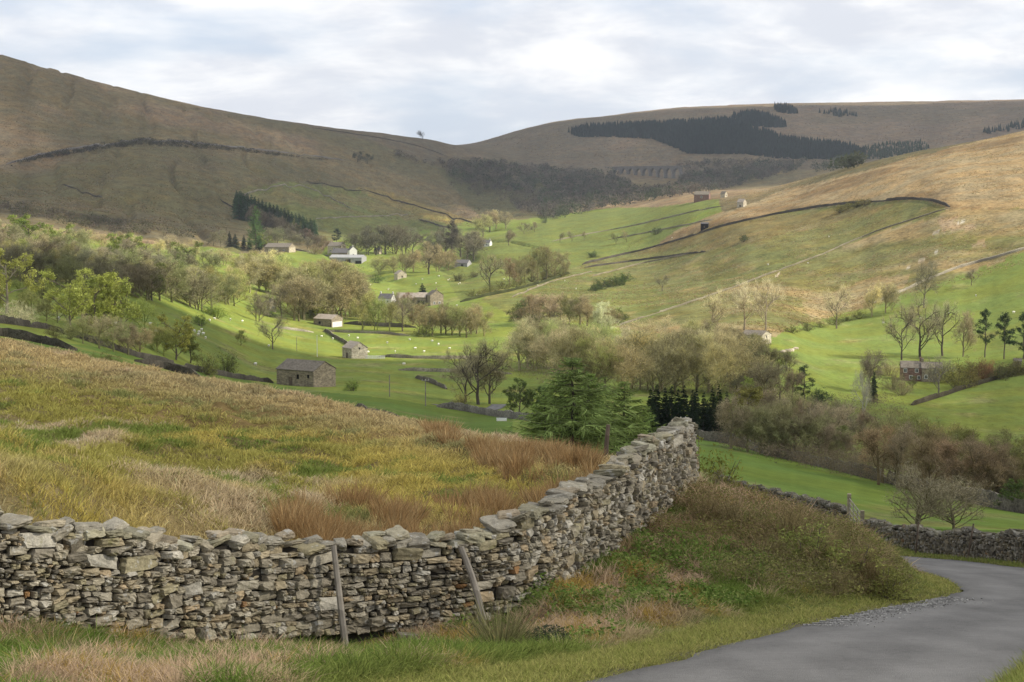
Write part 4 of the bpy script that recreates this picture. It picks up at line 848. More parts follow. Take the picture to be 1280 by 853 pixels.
PROTO = {
 'bare': [make_bare(1, .46, .10), make_bare(2, .56, .14), make_bare(3, .38, .12), make_bare(4, .6, .10, 1, 12), make_bare(5, .42, .12, 2, 12), make_bare(6, .34, .16), make_bare(7, .5, .08, 3, 13)],
 'thin': [make_bare(11, .32, .4, 1, 7, .0042, limbsn=7), make_bare(12, .36, .35, 1, 7)],
 'open': [make_bare(21, .64, .20, 1, 6, .0030, limbsn=9, twl=.085), make_bare(22, .58, .26, 1, 6, .0030, limbsn=9, twl=.085)],
 'budding': [make_bare(31, .50, .12, 1, 8, .0040, 6, .013), make_bare(32, .40, .12, 1, 8, .0040, 7, .013), make_bare(33, .54, .1, 2, 9, .0040, 8, .013)],
 'leafy': [make_leafy(41, .5), make_leafy(42, .58), make_leafy(43, .44, 22)],
 'spruce': [make_conifer(51, .19, 44, 6, .03, .4, 11, .038), make_conifer(52, .23, 44, 6, .03, .5, 11, .038), make_conifer(53, .16, 46, 6, .03, .4, 10, .036)],
 'larch': [make_conifer(61, .34, 44, 4, .06, .16, 9, .058, True, .6), make_conifer(62, .29, 46, 4, .06, .2, 8, .058, True, .62)],
 'barelarch': [make_conifer(63, .12, 16, 4, .2, .1, 5, .05, True)],
 'pine': [make_pine(71), make_pine(72, .22, .34), make_pine(73, .3, .24, 22)],
 'bush': [make_bush(81), make_bush(82, True, .95)], 'barebush': [make_bush(91, False), make_bush(92, False, .95)],
 'shrub': [make_bare(95, .75, .06, 5, 12, .0042, limbsn=6)],
}
NAMES = {'bare': 'bare_tree', 'thin': 'bare_tree', 'open': 'bare_tree', 'budding': 'budding_tree', 'leafy': 'leafy_tree', 'spruce': 'spruce_tree', 'larch': 'larch_tree', 'barelarch': 'larch_tree', 'pine': 'pine_tree', 'bush': 'bush', 'barebush': 'bare_bush', 'shrub': 'bare_shrub'}
GREY, BROWN, PALE, OLIVE, YELL, LEAFG, LARCHG, SPRUCEG, PINEG, RUST, DARKG = (.20, .165, .125), (.215, .165, .115), (.50, .43, .31), (.24, .225, .09), (.44, .46, .13), (.135, .185, .045), (.20, .262, .085), (.035, .055, .03), (.04, .06, .03), (.22, .14, .085), (.05, .075, .03)
for k, ps in PROTO.items():
    for tm, cm in ps: cm.materials.append(LEAF if k in ('leafy', 'bush', 'pine', 'spruce') else TWIG)
def tree(kind, u, vb, vt, label, col, group=None, d=None, dmin=112, wide=1.0, bark=None, var=None, cj=.12):
    """a tree whose foot shows at (u, vb) and whose top shows at row vt"""
    p = GD(u, d) if d else G(u, vb, dmin); top = float(we(u, vt)[1])*p[1]; h = max(top-p[2], .4)
    tm, cm = random.choice(PROTO[kind]) if var is None else PROTO[kind][var]
    low = kind in ('bush', 'barebush'); r = empty(NAMES[kind], p, random.uniform(0, 6.28), label, 'bush' if low or kind == 'shrub' else 'tree', group)
    k = h*wide*random.uniform(.92, 1.08); r.scale = (k, k, h)
    j = random.uniform(1-cj, 1+cj); tw_ = kind in ('bare', 'thin', 'open', 'budding', 'barebush', 'shrub', 'barelarch'); col = tuple(np.array(col)*(np.array([1.36, 1.44, 1.22]) if tw_ else np.array([1.25, 1.25, 1.15]))); c = tuple(x*j*random.uniform(.95, 1.05) for x in col)+(1,)
    bk = bark or tuple(x*.6 for x in col) if kind not in ('spruce', 'pine', 'larch', 'leafy', 'bush', 'barelarch') else (bark or (.12, .10, .08))
    o = link('stems' if low or kind == 'shrub' else 'trunk', tm, r); o.color = (*bk, 1)
    o = link('crown', cm, r); o.color = c
    return r
def wood(spots, label, group, col, kinds='bare', dmin=112, wide=1.0, cj=.2, bark=None):
    cvar = [np.array(col)*q for q in ((1, 1, 1), (1.18, 1.16, 1.05), (.84, .84, .80), (.95, 1.06, .78), (1.08, 1.0, .95))]
    for u, vb, vt in spots: tree(random.choice(kinds.split()), u, vb, vt, label, tuple(random.choice(cvar)), group, None, dmin, wide*1.1, bark, None, cj)
def fill(n, line, hmin, hmax, jv=4):
    """n spots strung along a photo line, with heights in photo pixels"""
    out = []; L_ = np.array(line, float); t_ = np.r_[0, np.cumsum(np.hypot(*np.diff(L_, axis=0).T))]
    for i in range(n):
        q = (i+random.uniform(.1, .9))/n*t_[-1]; u = np.interp(q, t_, L_[:, 0]); v = np.interp(q, t_, L_[:, 1])+random.uniform(-jv, jv); out.append((u, v, v-random.uniform(hmin, hmax)))
    return sorted(out, key=lambda s: s[1])

# larches and posts just beyond the near wall
tree('larch', 716, 0, 446, 'tall green larch behind the wall, left of the wooden pole', LARCHG, None, 118, 112, 1.75, var=0, bark=(.07, .06, .05))
tree('larch', 700, 0, 474, 'shorter green larch leaning against the tall larch at its left', LARCHG, None, 124, 112, 1.8, var=1, bark=(.07, .06, .05))
tree('larch', 737, 0, 466, 'green larch close behind the wooden pole', LARCHG, None, 130, 112, 1.7, var=1, bark=(.07, .06, .05))
tree('larch', 682, 0, 490, 'lowest leftmost green larch over the brow', LARCHG, None, 121, 112, 1.6, var=0, bark=(.07, .06, .05))
tree('larch', 782, 0, 476, 'green larch right of the wooden pole beside the dark spruces', LARCHG, None, 128, 112, 1.5, var=1, bark=(.07, .06, .05))
tree('larch', 806, 0, 507, 'smallest green larch tucked beside the dark spruces', LARCHG, None, 132, 112, 1.6, var=0, bark=(.07, .06, .05))
tree('bush', 886, 0, 552, 'olive green bush growing behind the high end of the near wall', (.17, .18, .05), None, 44, 20, .8)
tree('barebush', 905, 0, 585, 'twiggy thorn bush beside the green bush behind the bank', BROWN, None, 43, 20, .8)
tree('shrub', 1152, 0, 584, 'bare multi stemmed thorn standing behind the roadside wall', (.27, .22, .165), None, 100, 80, 1.5)
tree('shrub', 1205, 0, 598, 'smaller bare thorn close to the right of the big bare thorn', (.26, .21, .16), None, 103, 80, 1.5)
for i, (u, v, d, hh, kd) in enumerate([(985, 668, 31.5, 1.0, 'barebush'), (1015, 690, 30.2, 1.1, 'bush'), (1045, 690, 30.2, 1.2, 'barebush'), (1072, 705, 30, 1.15, 'bush'), (1098, 718, 29.8, 1.1, 'barebush'), (1118, 730, 29.6, .9, 'bush'), (1050, 722, 28.8, .8, 'barebush'), (955, 690, 30, .8, 'barebush'), (925, 655, 32, .9, 'barebush'), (885, 640, 32.5, .85, 'barebush')]):
    p_ = P3(u, v, d); z_ = float(H(p_[0], p_[1])); vt_ = uv_of(0, (z_+hh*.75)/d)[1]
    tree(kd, u, 0, float(vt_), 'low olive thorn bush on the rounded crest of the bank' if kd == 'bush' else 'low twiggy brown bramble bush on the crest of the bank', (.17, .18, .06) if kd == 'bush' else (.17, .125, .075), 'olive thorns on the bank' if kd == 'bush' else 'bramble bushes on the bank', d, 5, 1.25)
# valley middle
tree('open', 598, 506, 421, 'large bare spreading oak beside the valley lane', (.26, .215, .15), None, None, 300, 1.15, (.09, .075, .06), 1)
tree('bare', 582, 503, 438, 'slighter bare tree close to the left of the large oak', (.25, .21, .15), None, None, 300, 1.0, (.10, .085, .065), 3)
tree('bare', 612, 505, 432, 'second bare tree merging into the right of the large oak', (.25, .21, .14), None, None, 300, 1.0, (.10, .085, .065), 1)
tree('leafy', 650, 522, 474, 'round dark green tree by the valley lane left of the larches', (.09, .115, .04), None, None, 300, 1.0)
tree('leafy', 672, 520, 482, 'second dark green tree between the round tree and the larches', (.085, .115, .04), None, None, 300, 1.0)
tree('bush', 440, 489, 473, 'round green bush on the bank right of the big stone barn', LEAFG, None, None, 200, .9)
tree('bush', 578, 508, 489, 'olive bush at the foot of the large bare oak', OLIVE, None, None, 300, .9)
tree('leafy', 933, 0, 486, 'yellow topped budding tree in front of the spruces', (.20, .19, .06), None, 270, 150, 1.0)
tree('leafy', 938, 505, 472, 'small lime green tree behind the yellow topped tree', (.26, .30, .07), None, None, 300, .9)
tree('pine', 1005, 503, 457, 'dark rounded pine standing alone below the sunlit field', PINEG, None, None, 350, 1.15, var=1)
tree('bush', 1026, 503, 484, 'low dark pine bush spreading right of the rounded pine', PINEG, None, None, 350, 1.3)
for u, vt in [(815, 486), (824, 480), (832, 484), (840, 482), (849, 486), (857, 481), (866, 487), (874, 484), (882, 490), (892, 484), (902, 480), (910, 489), (820, 496), (836, 497), (852, 498), (869, 499), (886, 500)]:
    tree('spruce', u+random.uniform(-2, 2), 0, vt, 'blackish spruce in the dark block behind the wall end', (.026, .040, .024), 'dark spruces behind the near wall end', random.uniform(262, 300), 150, 1.25)
# lower wood under the bright field wall
wood(fill(9, [(905, 566), (980, 585), (1050, 598)], 62, 84, 3), 'brown grey bare tree of the wood behind the bright field wall', 'bare wood behind the bright field', (.225, .185, .145), 'bare', 240, 1.05)
wood(fill(8, [(940, 548), (1000, 560), (1060, 575)], 55, 72, 3), 'brown grey bare tree of the wood behind the bright field wall', 'bare wood behind the bright field', (.235, .19, .15), 'bare', 255, 1.05)
tree('leafy', 1047, 592, 532, 'pale green budding tree among the bare wood behind the bright field', (.165, .18, .075), None, 275, 150, 1.0)
wood(fill(11, [(1080, 600), (1160, 618), (1240, 636), (1300, 648)], 68, 90, 3), 'reddish brown bare tree along the right part of the field wall', 'brown trees along the field wall', (.215, .165, .115), 'bare thin bare', 190, 1.05)
wood(fill(7, [(1130, 585), (1200, 595), (1290, 612)], 50, 70, 3), 'dull olive budding tree standing behind the brown field wall trees', 'olive trees behind the brown trees', (.19, .17, .085), 'budding', 230, 1.05)
tree('leafy', 1268, 640, 600, 'low green leafy tree against the field wall at the right edge', (.10, .13, .045), None, None, 150, 1.1)
wood(fill(6, [(1060, 545), (1110, 552), (1170, 560)], 28, 42, 3), 'low reddish scrub tree beside the river below the red cottage', 'reddish river scrub', (.20, .15, .11), 'barebush bare', 300, 1.1)
tree('open', 1078, 528, 462, 'pale arching dead tree leaning over the river', (.36, .32, .27), None, None, 300, .6, (.40, .37, .33), 1)
tree('spruce', 1092, 503, 464, 'slim black yew beside the pale arching tree', PINEG, None, None, 350, 1.2)
tree('bare', 1085, 490, 437, 'dark bare tree left of the red cottage', (.17, .14, .11), None, None, 350, .9)
# round the red cottage
tree('open', 1127, 450, 386, 'bare tree left behind the red cottage roof', (.25, .215, .155), None, None, 450, .85, (.09, .075, .06), 1)
tree('open', 1150, 447, 368, 'tallest twin limbed bare tree behind the red cottage', (.27, .23, .16), None, None, 450, .95, (.09, .075, .06), 0)
tree('open', 1178, 445, 374, 'wide bare tree right behind the red cottage', (.28, .24, .165), None, None, 450, .95, (.11, .09, .07), 1)
tree('bare', 1204, 446, 388, 'bare tree between the cottage trees and the pines', (.26, .22, .15), None, None, 450, .8)
tree('thin', 1155, 385, 325, 'tall thin bare tree rising above the cottage trees', (.2, .17, .13), None, None, 550, .8)
tree('open', 1173, 492, 444, 'small pale bare tree in front of the red cottage', (.26, .225, .165), None, None, 350, 1.0, (.17, .15, .12), 0)
tree('pine', 1231, 447, 387, 'leftmost dark pine of the three right of the red cottage', PINEG, None, None, 450, .75, var=2)
tree('pine', 1255, 449, 391, 'middle dark pine of the three right of the red cottage', PINEG, None, None, 450, .9, var=0)
tree('pine', 1279, 449, 391, 'rightmost dark pine of the three right of the red cottage', PINEG, None, None, 450, .95, var=1)
wood([(1190, 477, 452), (1203, 475, 450), (1216, 473, 447), (1196, 486, 464), (1210, 482, 460)], 'olive garden bush right of the red cottage', 'olive bushes right of the red cottage', (.20, .19, .07), 'bush', 350, 1.0)
wood([(1228, 474, 447), (1240, 472, 450)], 'reddish garden shrub below the dark pines', 'reddish shrubs below the pines', (.20, .115, .075), 'barebush', 350, 1.1)
wood([(1250, 474, 455), (1264, 470, 452), (1276, 467, 449)], 'dark low hedge bush under the dark pines', 'dark hedge bushes under the pines', (.11, .11, .045), 'bush', 350, 1.2)
wood([(1116, 487, 461), (1128, 494, 470), (1112, 470, 450), (1141, 486, 470)], 'grey twiggy bush left of the red cottage garden', 'grey bushes left of the red cottage', (.20, .18, .11), 'barebush budding', 350, 1.0)
# sunlit trees above the pale ruined barn
tree('open', 890, 413, 360, 'leftmost pale sunlit tree above the roofless barn', PALE, None, None, 600, .95, (.34, .28, .19), 0)
tree('open', 930, 413, 350, 'second pale sunlit tree above the roofless barn', PALE, None, None, 600, .9, (.34, .28, .19), 1)
tree('open', 957, 413, 347, 'rightmost pale sunlit tree above the roofless barn', PALE, None, None, 600, .8, (.30, .25, .18), 0)
tree('open', 1046, 411, 355, 'lone pale bare tree on the edge of the sunlit field', PALE, None, None, 600, .9, (.22, .18, .13), 1)
wood([(1090, 396, 357), (1107, 391, 351), (1116, 388, 356)], 'pale bare tree on the lane above the sunlit field', 'pale trees on the lane above the sunlit field', (.33, .28, .19), 'bare', 600, .9)
tree('open', 1214, 357, 336, 'small stunted dead tree on the green hillside', GREY, None, None, 600, 1.3, var=1)
wood(fill(6, [(985, 418), (1030, 410), (1080, 396)], 7, 13, 1), 'low dark thorn along the sunken lane by the sunlit field', 'dark thorns along the sunken lane', (.12, .12, .05), 'barebush', 600, 1.3)
# the long pale river wood
wood(fill(10, [(640, 462), (700, 462), (760, 470)], 50, 68, 4), 'pale tan sunlit tree at the left of the river wood', 'pale trees at the left of the river wood', (.46, .40, .27), 'bare', 560, 1.1)
wood(fill(16, [(700, 484), (780, 490), (860, 492), (920, 490)], 58, 78, 5), 'tan budding tree along the front of the river wood', 'tan trees along the front of the river wood', (.39, .335, .20), 'bare budding bare', 520, 1.05)
wood(fill(15, [(690, 455), (780, 462), (860, 460), (920, 455)], 42, 62, 4), 'pinkish brown bare tree deep in the river wood', 'brown trees deep in the river wood', (.42, .345, .25), 'bare', 600, 1.1)
wood(fill(11, [(870, 440), (920, 445), (960, 470), (990, 480)], 28, 45, 4), 'grey brown bare tree below the roofless barn', 'grey trees below the roofless barn', (.225, .19, .13), 'bare budding', 600, 1.1)
wood([(955, 503, 450), (975, 500, 455), (990, 505, 462), (940, 500, 462), (920, 500, 466)], 'dark grey bare tree left of the rounded pine', 'dark bare trees left of the rounded pine', (.16, .135, .10), 'bare', 400, 1.0)
wood(fill(9, [(655, 410), (700, 404), (740, 410), (770, 420)], 28, 42, 4), 'soft brown tree behind the pale river wood', 'soft brown trees behind the pale wood', (.27, .215, .15), 'bare', 750, 1.15)
tree('bare', 752, 417, 377, 'whitish blossoming tree at the top of the river wood', (.50, .46, .34), None, None, 700, 1.1)
wood([(650, 397, 377), (661, 390, 370), (645, 402, 388), (668, 402, 384), (692, 396, 372)], 'dark green holly bush at the upper left of the river wood', 'dark hollies at the upper left of the river wood', (.075, .095, .035), 'bush', 750, .9)
wood([(772, 404, 382), (780, 400, 390)], 'dark green holly beside the whitish tree', 'dark hollies beside the whitish tree', (.075, .095, .035), 'bush', 700, .8)
wood([(743, 364, 353), (752, 362, 348), (762, 359, 346), (772, 357, 343), (782, 352, 340)], 'dark green thorn in the clump on the right pasture', 'dark thorn clump on the right pasture', (.07, .095, .035), 'bush', 800, 1.0)
tree('open', 828, 364, 343, 'small bare tree alone below the short black wall', GREY, None, None, 800, 1.2, var=1)
tree('bush', 820, 293, 283, 'round green bush on the upper green fields', (.075, .095, .04), None, None, 1000, 1.3)
tree('bush', 742, 322, 313, 'small green bush left of the short black wall', (.08, .11, .04), None, None, 1000, 1.3)
tree('bush', 931, 302, 292, 'green thorn bush under the long black wall', (.085, .105, .045), None, None, 900, 1.2)
wood([(1072, 259, 249), (1083, 257, 247), (1060, 261, 252), (1050, 266, 256)], 'low bush against the long black wall', 'bushes against the long black wall', (.12, .12, .05), 'bush', 900, 1.4)
wood([(770, 305, 290), (783, 303, 288), (700, 303, 290), (715, 302, 288), (730, 300, 289)], 'faint bare tree on the upper green fields', 'faint trees on the upper green fields', (.20, .175, .11), 'open', 1100, 1.0)
# hedgerow of bare trees on the right pasture
tree('open', 612, 363, 317, 'dark limbed bare tree at the left end of the pasture hedgerow', (.24, .205, .14), None, None, 900, .9, (.06, .05, .04), 0)
wood([(637, 358, 322), (646, 356, 325), (656, 354, 318), (672, 351, 309), (683, 349, 307), (694, 347, 312), (705, 345, 325), (664, 353, 326)], 'brown bare tree of the hedgerow across the pasture', 'bare hedgerow across the pasture', (.225, .185, .115), 'bare budding', 900, .95)
wood(fill(10, [(580, 374), (620, 364), (680, 350), (712, 341)], 8, 14, 1), 'low thorn at the foot of the pasture hedgerow', 'low thorns under the pasture hedgerow', (.13, .12, .05), 'barebush', 850, 1.3)
wood([(575, 352, 340), (592, 347, 338)], 'small olive bush on the open pasture left of the hedgerow', 'small bushes left of the hedgerow', (.14, .14, .06), 'bush', 900, 1.0)
# riverside trees by the long barn and the white farmhouse
wood([(368, 401, 345), (380, 400, 333), (392, 399, 327), (404, 399, 324), (416, 397, 325), (428, 396, 331), (438, 396, 338), (374, 402, 352), (410, 401, 345), (398, 402, 350), (424, 400, 345)], 'olive brown bare tree behind the long valley barn', 'olive brown trees behind the long barn', (.265, .22, .135), 'bare budding', 820, 1.1)
tree('leafy', 396, 402, 372, 'yellow green bush tree in front of the olive trees', (.24, .235, .065), None, None, 800, 1.0)
wood([(372, 360, 333), (385, 352, 326), (400, 350, 323), (415, 352, 324), (430, 360, 330), (440, 368, 340)], 'tan bare tree between the long barn wood and the white farm', 'tan trees below the white farm', (.29, .235, .15), 'bare', 950, 1.15)
wood([(453, 414, 366), (470, 413, 370), (487, 414, 376)], 'thin greenish tree right of the long barn', 'thin greenish trees right of the long barn', (.23, .22, .105), 'budding thin', 780, .8)
tree('open', 503, 414, 363, 'thin bare tree in front of the white farmhouse', (.24, .20, .14), None, None, 780, .8, (.16, .13, .10), 1)
wood(fill(11, [(520, 416), (560, 420), (610, 420)], 30, 42, 3), 'grey brown bare tree of the grove below the stone farm', 'grey brown grove below the stone farm', (.245, .205, .13), 'bare budding', 760, 1.05)
tree('bush', 530, 421, 404, 'green leafy bush at the left of the grey brown grove', (.13, .15, .05), None, None, 700, 1.0)
tree('spruce', 528, 382, 354, 'black conifer behind the stone farm', (.03, .045, .028), None, None, 900, 2.2)
wood([(508, 384, 365), (500, 386, 372), (516, 384, 370)], 'reddish bare garden tree between the white farmhouse and the stone farm', 'reddish garden trees at the stone farm', (.21, .155, .12), 'bare', 900, 1.0)
tree('bush', 471, 354, 341, 'small bright green tree beside the pale roofed barn', (.10, .16, .045), None, None, 900, .9)
tree('budding', 474, 344, 320, 'pale olive tree below the dark farm trees', (.29, .26, .14), None, None, 1100, 1.2)
wood([(505, 341, 315), (517, 340, 312), (548, 340, 308), (560, 338, 312), (492, 342, 320)], 'soft brown bare tree above the pale roofed barn', 'soft brown trees above the pale roofed barn', (.26, .205, .14), 'bare', 1100, 1.15)
tree('bare', 536, 343, 301, 'big round bare tree above the pale roofed barn', (.28, .22, .15), None, None, 1100, 1.2, (.10, .08, .065), 1)
wood([(446, 319, 291), (458, 319, 286), (470, 319, 281), (482, 318, 280), (494, 318, 280), (505, 318, 284), (516, 320, 289)], 'dark grey bare tree of the clump behind the white gabled farm', 'dark tree clump behind the white gabled farm', (.14, .125, .095), 'bare', 1200, 1.25)
tree('pine', 421, 308, 286, 'dark conical conifer above the farmhouse roof', (.035, .045, .032), None, None, 1200, 1.1, var=0)
tree('pine', 565, 320, 276, 'tall dark ivy clad tree in the clump right of the white gabled farm', (.085, .08, .06), None, None, 1200, .9, var=0)
wood([(550, 321, 288), (557, 320, 282), (576, 322, 284), (584, 324, 288), (592, 326, 294), (543, 322, 292)], 'grey bare tree of the clump above the valley road barn', 'grey tree clump above the valley road barn', (.18, .155, .125), 'bare', 1200, 1.2)
wood([(620, 286, 262), (632, 286, 264), (604, 296, 268), (612, 290, 264)], 'pale bare tree at the head of the green valley', 'pale trees at the valley head', (.30, .245, .17), 'bare', 1500, 1.2)
wood([(636, 307, 287), (655, 293, 278), (596, 303, 288), (668, 290, 277)], 'small bare tree in the fields at the valley head', 'small bare trees at the valley head', (.22, .185, .135), 'bare', 1400, 1.0)
# houses' trees near the plantation
tree('larch', 320, 312, 257, 'big bright conifer in front of the fir plantation', (.085, .14, .05), None, None, 1100, .8, var=0)
wood([(287, 309, 289), (294, 310, 292), (305, 311, 294), (312, 312, 297), (325, 313, 296)], 'small blackish conifer left of the valley head house', 'blackish conifers by the valley head house', (.035, .05, .035), 'spruce', 1100, 1.7)
tree('leafy', 331, 312, 292, 'small bright green tree beside the valley head house', (.17, .20, .065), None, None, 1100, 1.2)
wood([(276, 309, 287), (267, 308, 290), (345, 304, 285), (355, 302, 282), (366, 304, 288), (375, 306, 292), (338, 306, 284), (384, 312, 296)], 'grey bare tree round the valley head house', 'grey bare trees round the valley head house', (.19, .165, .13), 'bare', 1200, 1.15)
wood([(398, 309, 293), (405, 312, 296), (412, 314, 300), (392, 318, 306)], 'reddish bare bush left of the white gabled farm', 'reddish bushes left of the white gabled farm', (.19, .14, .11), 'bare barebush', 1200, 1.1)
wood([(296+i*4.6, 266+i*1.5+random.uniform(-2, 2), 237+i*1.75+random.uniform(-2, 2)) for i in range(22)]+[(299+i*4.8, 272+i*1.4+random.uniform(-2, 2), 241+i*1.85+random.uniform(-3, 3)) for i in range(20)], 'dark green fir at the back of the left fell plantation', 'dark firs of the left fell plantation', (.05, .088, .048), 'spruce', 1300, 1.5)
wood([(296+i*6, 262+i*1.8+random.uniform(-1, 1), 238+i*2.5+random.uniform(-2, 1)) for i in range(4)], 'dark green fir at the back of the left fell plantation', 'dark firs of the left fell plantation', (.045, .07, .04), 'spruce', 1300, 1.3)
wood([(312+i*4.0, 278+i*1.4+random.uniform(-3, 4), 256+i*1.75+random.uniform(-3, 3)) for i in range(22)], 'bare brown larch along the front of the left fell plantation', 'bare brown larches of the left fell plantation', (.15, .12, .10), 'bare', 1300, .75)
wood([(360, 290, 268), (368, 294, 272), (376, 297, 276)], 'greenish young larch below the bare brown larches', 'greenish young larches below the plantation', (.14, .16, .07), 'larch', 1300, .7)
# the left wood
wood([(24, 310, 268), (36, 313, 273), (73, 320, 280), (150, 336, 291), (164, 338, 295), (232, 346, 302), (222, 350, 310), (190, 376, 329)], 'green budding tree rising out of the long left wood', 'green trees of the long left wood', (.15, .175, .06), 'leafy', 500, 1.05)
wood(fill(12, [(-10, 335), (80, 348), (180, 366), (275, 378)], 34, 46, 4), 'dull olive budding tree in the middle of the long left wood', 'olive trees amid the long left wood', (.22, .20, .10), 'budding bare', 480, 1.15)
wood(fill(20, [(-10, 322), (80, 335), (180, 352), (265, 368)], 34, 48, 5), 'grey bare tree along the back of the long left wood', 'grey trees at the back of the long left wood', (.22, .195, .145), 'bare', 500, 1.25)
wood(fill(20, [(-5, 345), (90, 358), (180, 374), (250, 384), (285, 386)], 34, 50, 5), 'dull brown bare tree along the front of the long left wood', 'brown trees at the front of the long left wood', (.205, .175, .125), 'bare budding', 450, 1.25)
wood(fill(13, [(0, 296), (100, 310), (180, 318), (250, 326), (290, 336)], 18, 28, 3), 'pale tan bare tree along the top edge of the left wood', 'pale trees along the top of the left wood', (.33, .28, .195), 'bare', 700, 1.2)
wood([(298, 366, 330), (312, 366, 318), (326, 358, 318), (340, 352, 312), (350, 352, 316), (304, 350, 326), (290, 358, 334)], 'pale sunlit tree between the left wood and the valley head house', 'pale sunlit trees right of the left wood', (.38, .33, .215), 'bare budding', 700, 1.0)
wood(fill(16, [(285, 388), (300, 372), (318, 356), (345, 366), (362, 392)], 26, 42, 6), 'tan green budding tree filling the gap left of the long barn', 'tan green trees left of the long barn', (.27, .24, .13), 'budding', 650, 1.25)
wood(fill(9, [(440, 398), (480, 402), (520, 408)], 20, 34, 4), 'grey green budding tree along the river right of the long barn', 'grey green riverside trees by the long barn', (.22, .20, .12), 'budding', 780, 1.2)
tree('bare', 322, 402, 364, 'dark grey bare tree beside the gabled cottage', (.19, .16, .125), None, None, 700, 1.0)
tree('thin', 352, 398, 354, 'thin grey tree right of the gabled cottage', (.21, .18, .135), None, None, 700, .8)
tree('bush', 336, 396, 386, 'dark green bush below the gabled cottage', (.07, .1, .04), None, None, 700, 1.3)
tree('bush', 53, 373, 344, 'round olive bush tree below the left wood', (.18, .185, .065), None, None, 350, .75)
tree('leafy', 8, 392, 306, 'bright yellow green tree with pale trunk at the left edge', YELL, None, None, 300, .9, (.35, .3, .22), 0)
tree('barebush', 20, 404, 376, 'pale twiggy bush at the foot of the bright left edge tree', PALE, None, None, 300, 1.1)
tree('leafy', 88, 412, 336, 'leftmost of the three yellow green trees above the dark wall', YELL, None, None, 300, .95, (.2, .17, .12), 1)
tree('leafy', 120, 418, 341, 'tallest middle tree of the three yellow green trees above the dark wall', YELL, None, None, 300, .9, (.2, .17, .12), 0)
tree('leafy', 104, 408, 346, 'half hidden yellow green tree between the leftmost and the tallest', (.34, .35, .11), None, None, 300, 1.0)
tree('leafy', 136, 420, 352, 'half hidden yellow green tree between the tallest and the rightmost', (.36, .37, .11), None, None, 300, 1.0)
wood([(40, 398, 362), (58, 402, 370), (30, 388, 350), (72, 404, 376), (196, 440, 404), (205, 446, 412)], 'olive budding tree beside the yellow green trees', 'olive trees beside the yellow green trees', (.25, .235, .11), 'budding', 280, 1.1)
tree('leafy', 152, 428, 350, 'rightmost of the three yellow green trees above the dark wall', YELL, None, None, 300, .9, (.2, .17, .12), 2)
tree('budding', 182, 424, 372, 'thinner green tree right of the three yellow green trees', (.26, .28, .08), None, None, 300, .9)
wood([(104, 430, 398), (124, 436, 392), (142, 440, 395), (160, 444, 404), (175, 446, 410), (86, 424, 400)], 'pale bare bush under the three yellow green trees', 'pale bushes under the yellow green trees', (.28, .235, .16), 'barebush bare', 280, 1.2)
tree('leafy', 220, 450, 394, 'dense yellow green tree alone above the dark wall', (.27, .275, .075), None, None, 280, .95, None, 1)
tree('leafy', 238, 454, 414, 'small green companion right of the dense yellow green tree', (.2, .22, .065), None, None, 280, .9)
tree('bush', 258, 469, 439, 'left of two olive bushes hanging over the dark wall', (.17, .185, .06), None, None, 280, .65)
tree('bush', 282, 466, 436, 'right of two olive bushes hanging over the dark wall', (.155, .17, .055), None, None, 280, .65)
tree('bush', 251, 408, 391, 'round green bush on the bright left field', LEAFG, None, None, 350, .8)
wood([(262, 394, 381), (271, 398, 383)], 'bright green thorn at the edge of the bright left field', 'bright thorns at the left field edge', LEAFG, 'bush', 350, 1.1)
tree('budding', 301, 432, 412, 'small olive tree on the bright field above the barn', (.22, .22, .08), None, None, 350, 1.1)
tree('open', 341, 437, 394, 'pale bare tree standing in the bright field above the barn', (.33, .29, .19), None, None, 350, 1.05, (.2, .17, .12), 1)
wood([(70, 432, 416), (66, 420, 404)], 'small dark bush by the left dark wall', 'small dark bushes by the left wall', (.12, .11, .06), 'barebush', 280, 1.2)
tree('barebush', 130, 0, 438, 'brown thorn bush growing over the moor brow wall', (.15, .125, .06), None, 165, 150, 1.6)
# fells
tree('open', 528, 175, 163, 'lone tree on the skyline of the left fell', (.08, .08, .075), None, None, 2600, 1.2, (.05, .05, .05), 0)
wood([(447, 203, 189), (459, 205, 192)], 'dark tree beside the railway on the left fell', 'dark trees beside the railway', (.08, .08, .065), 'bare', 1500, 1.2)

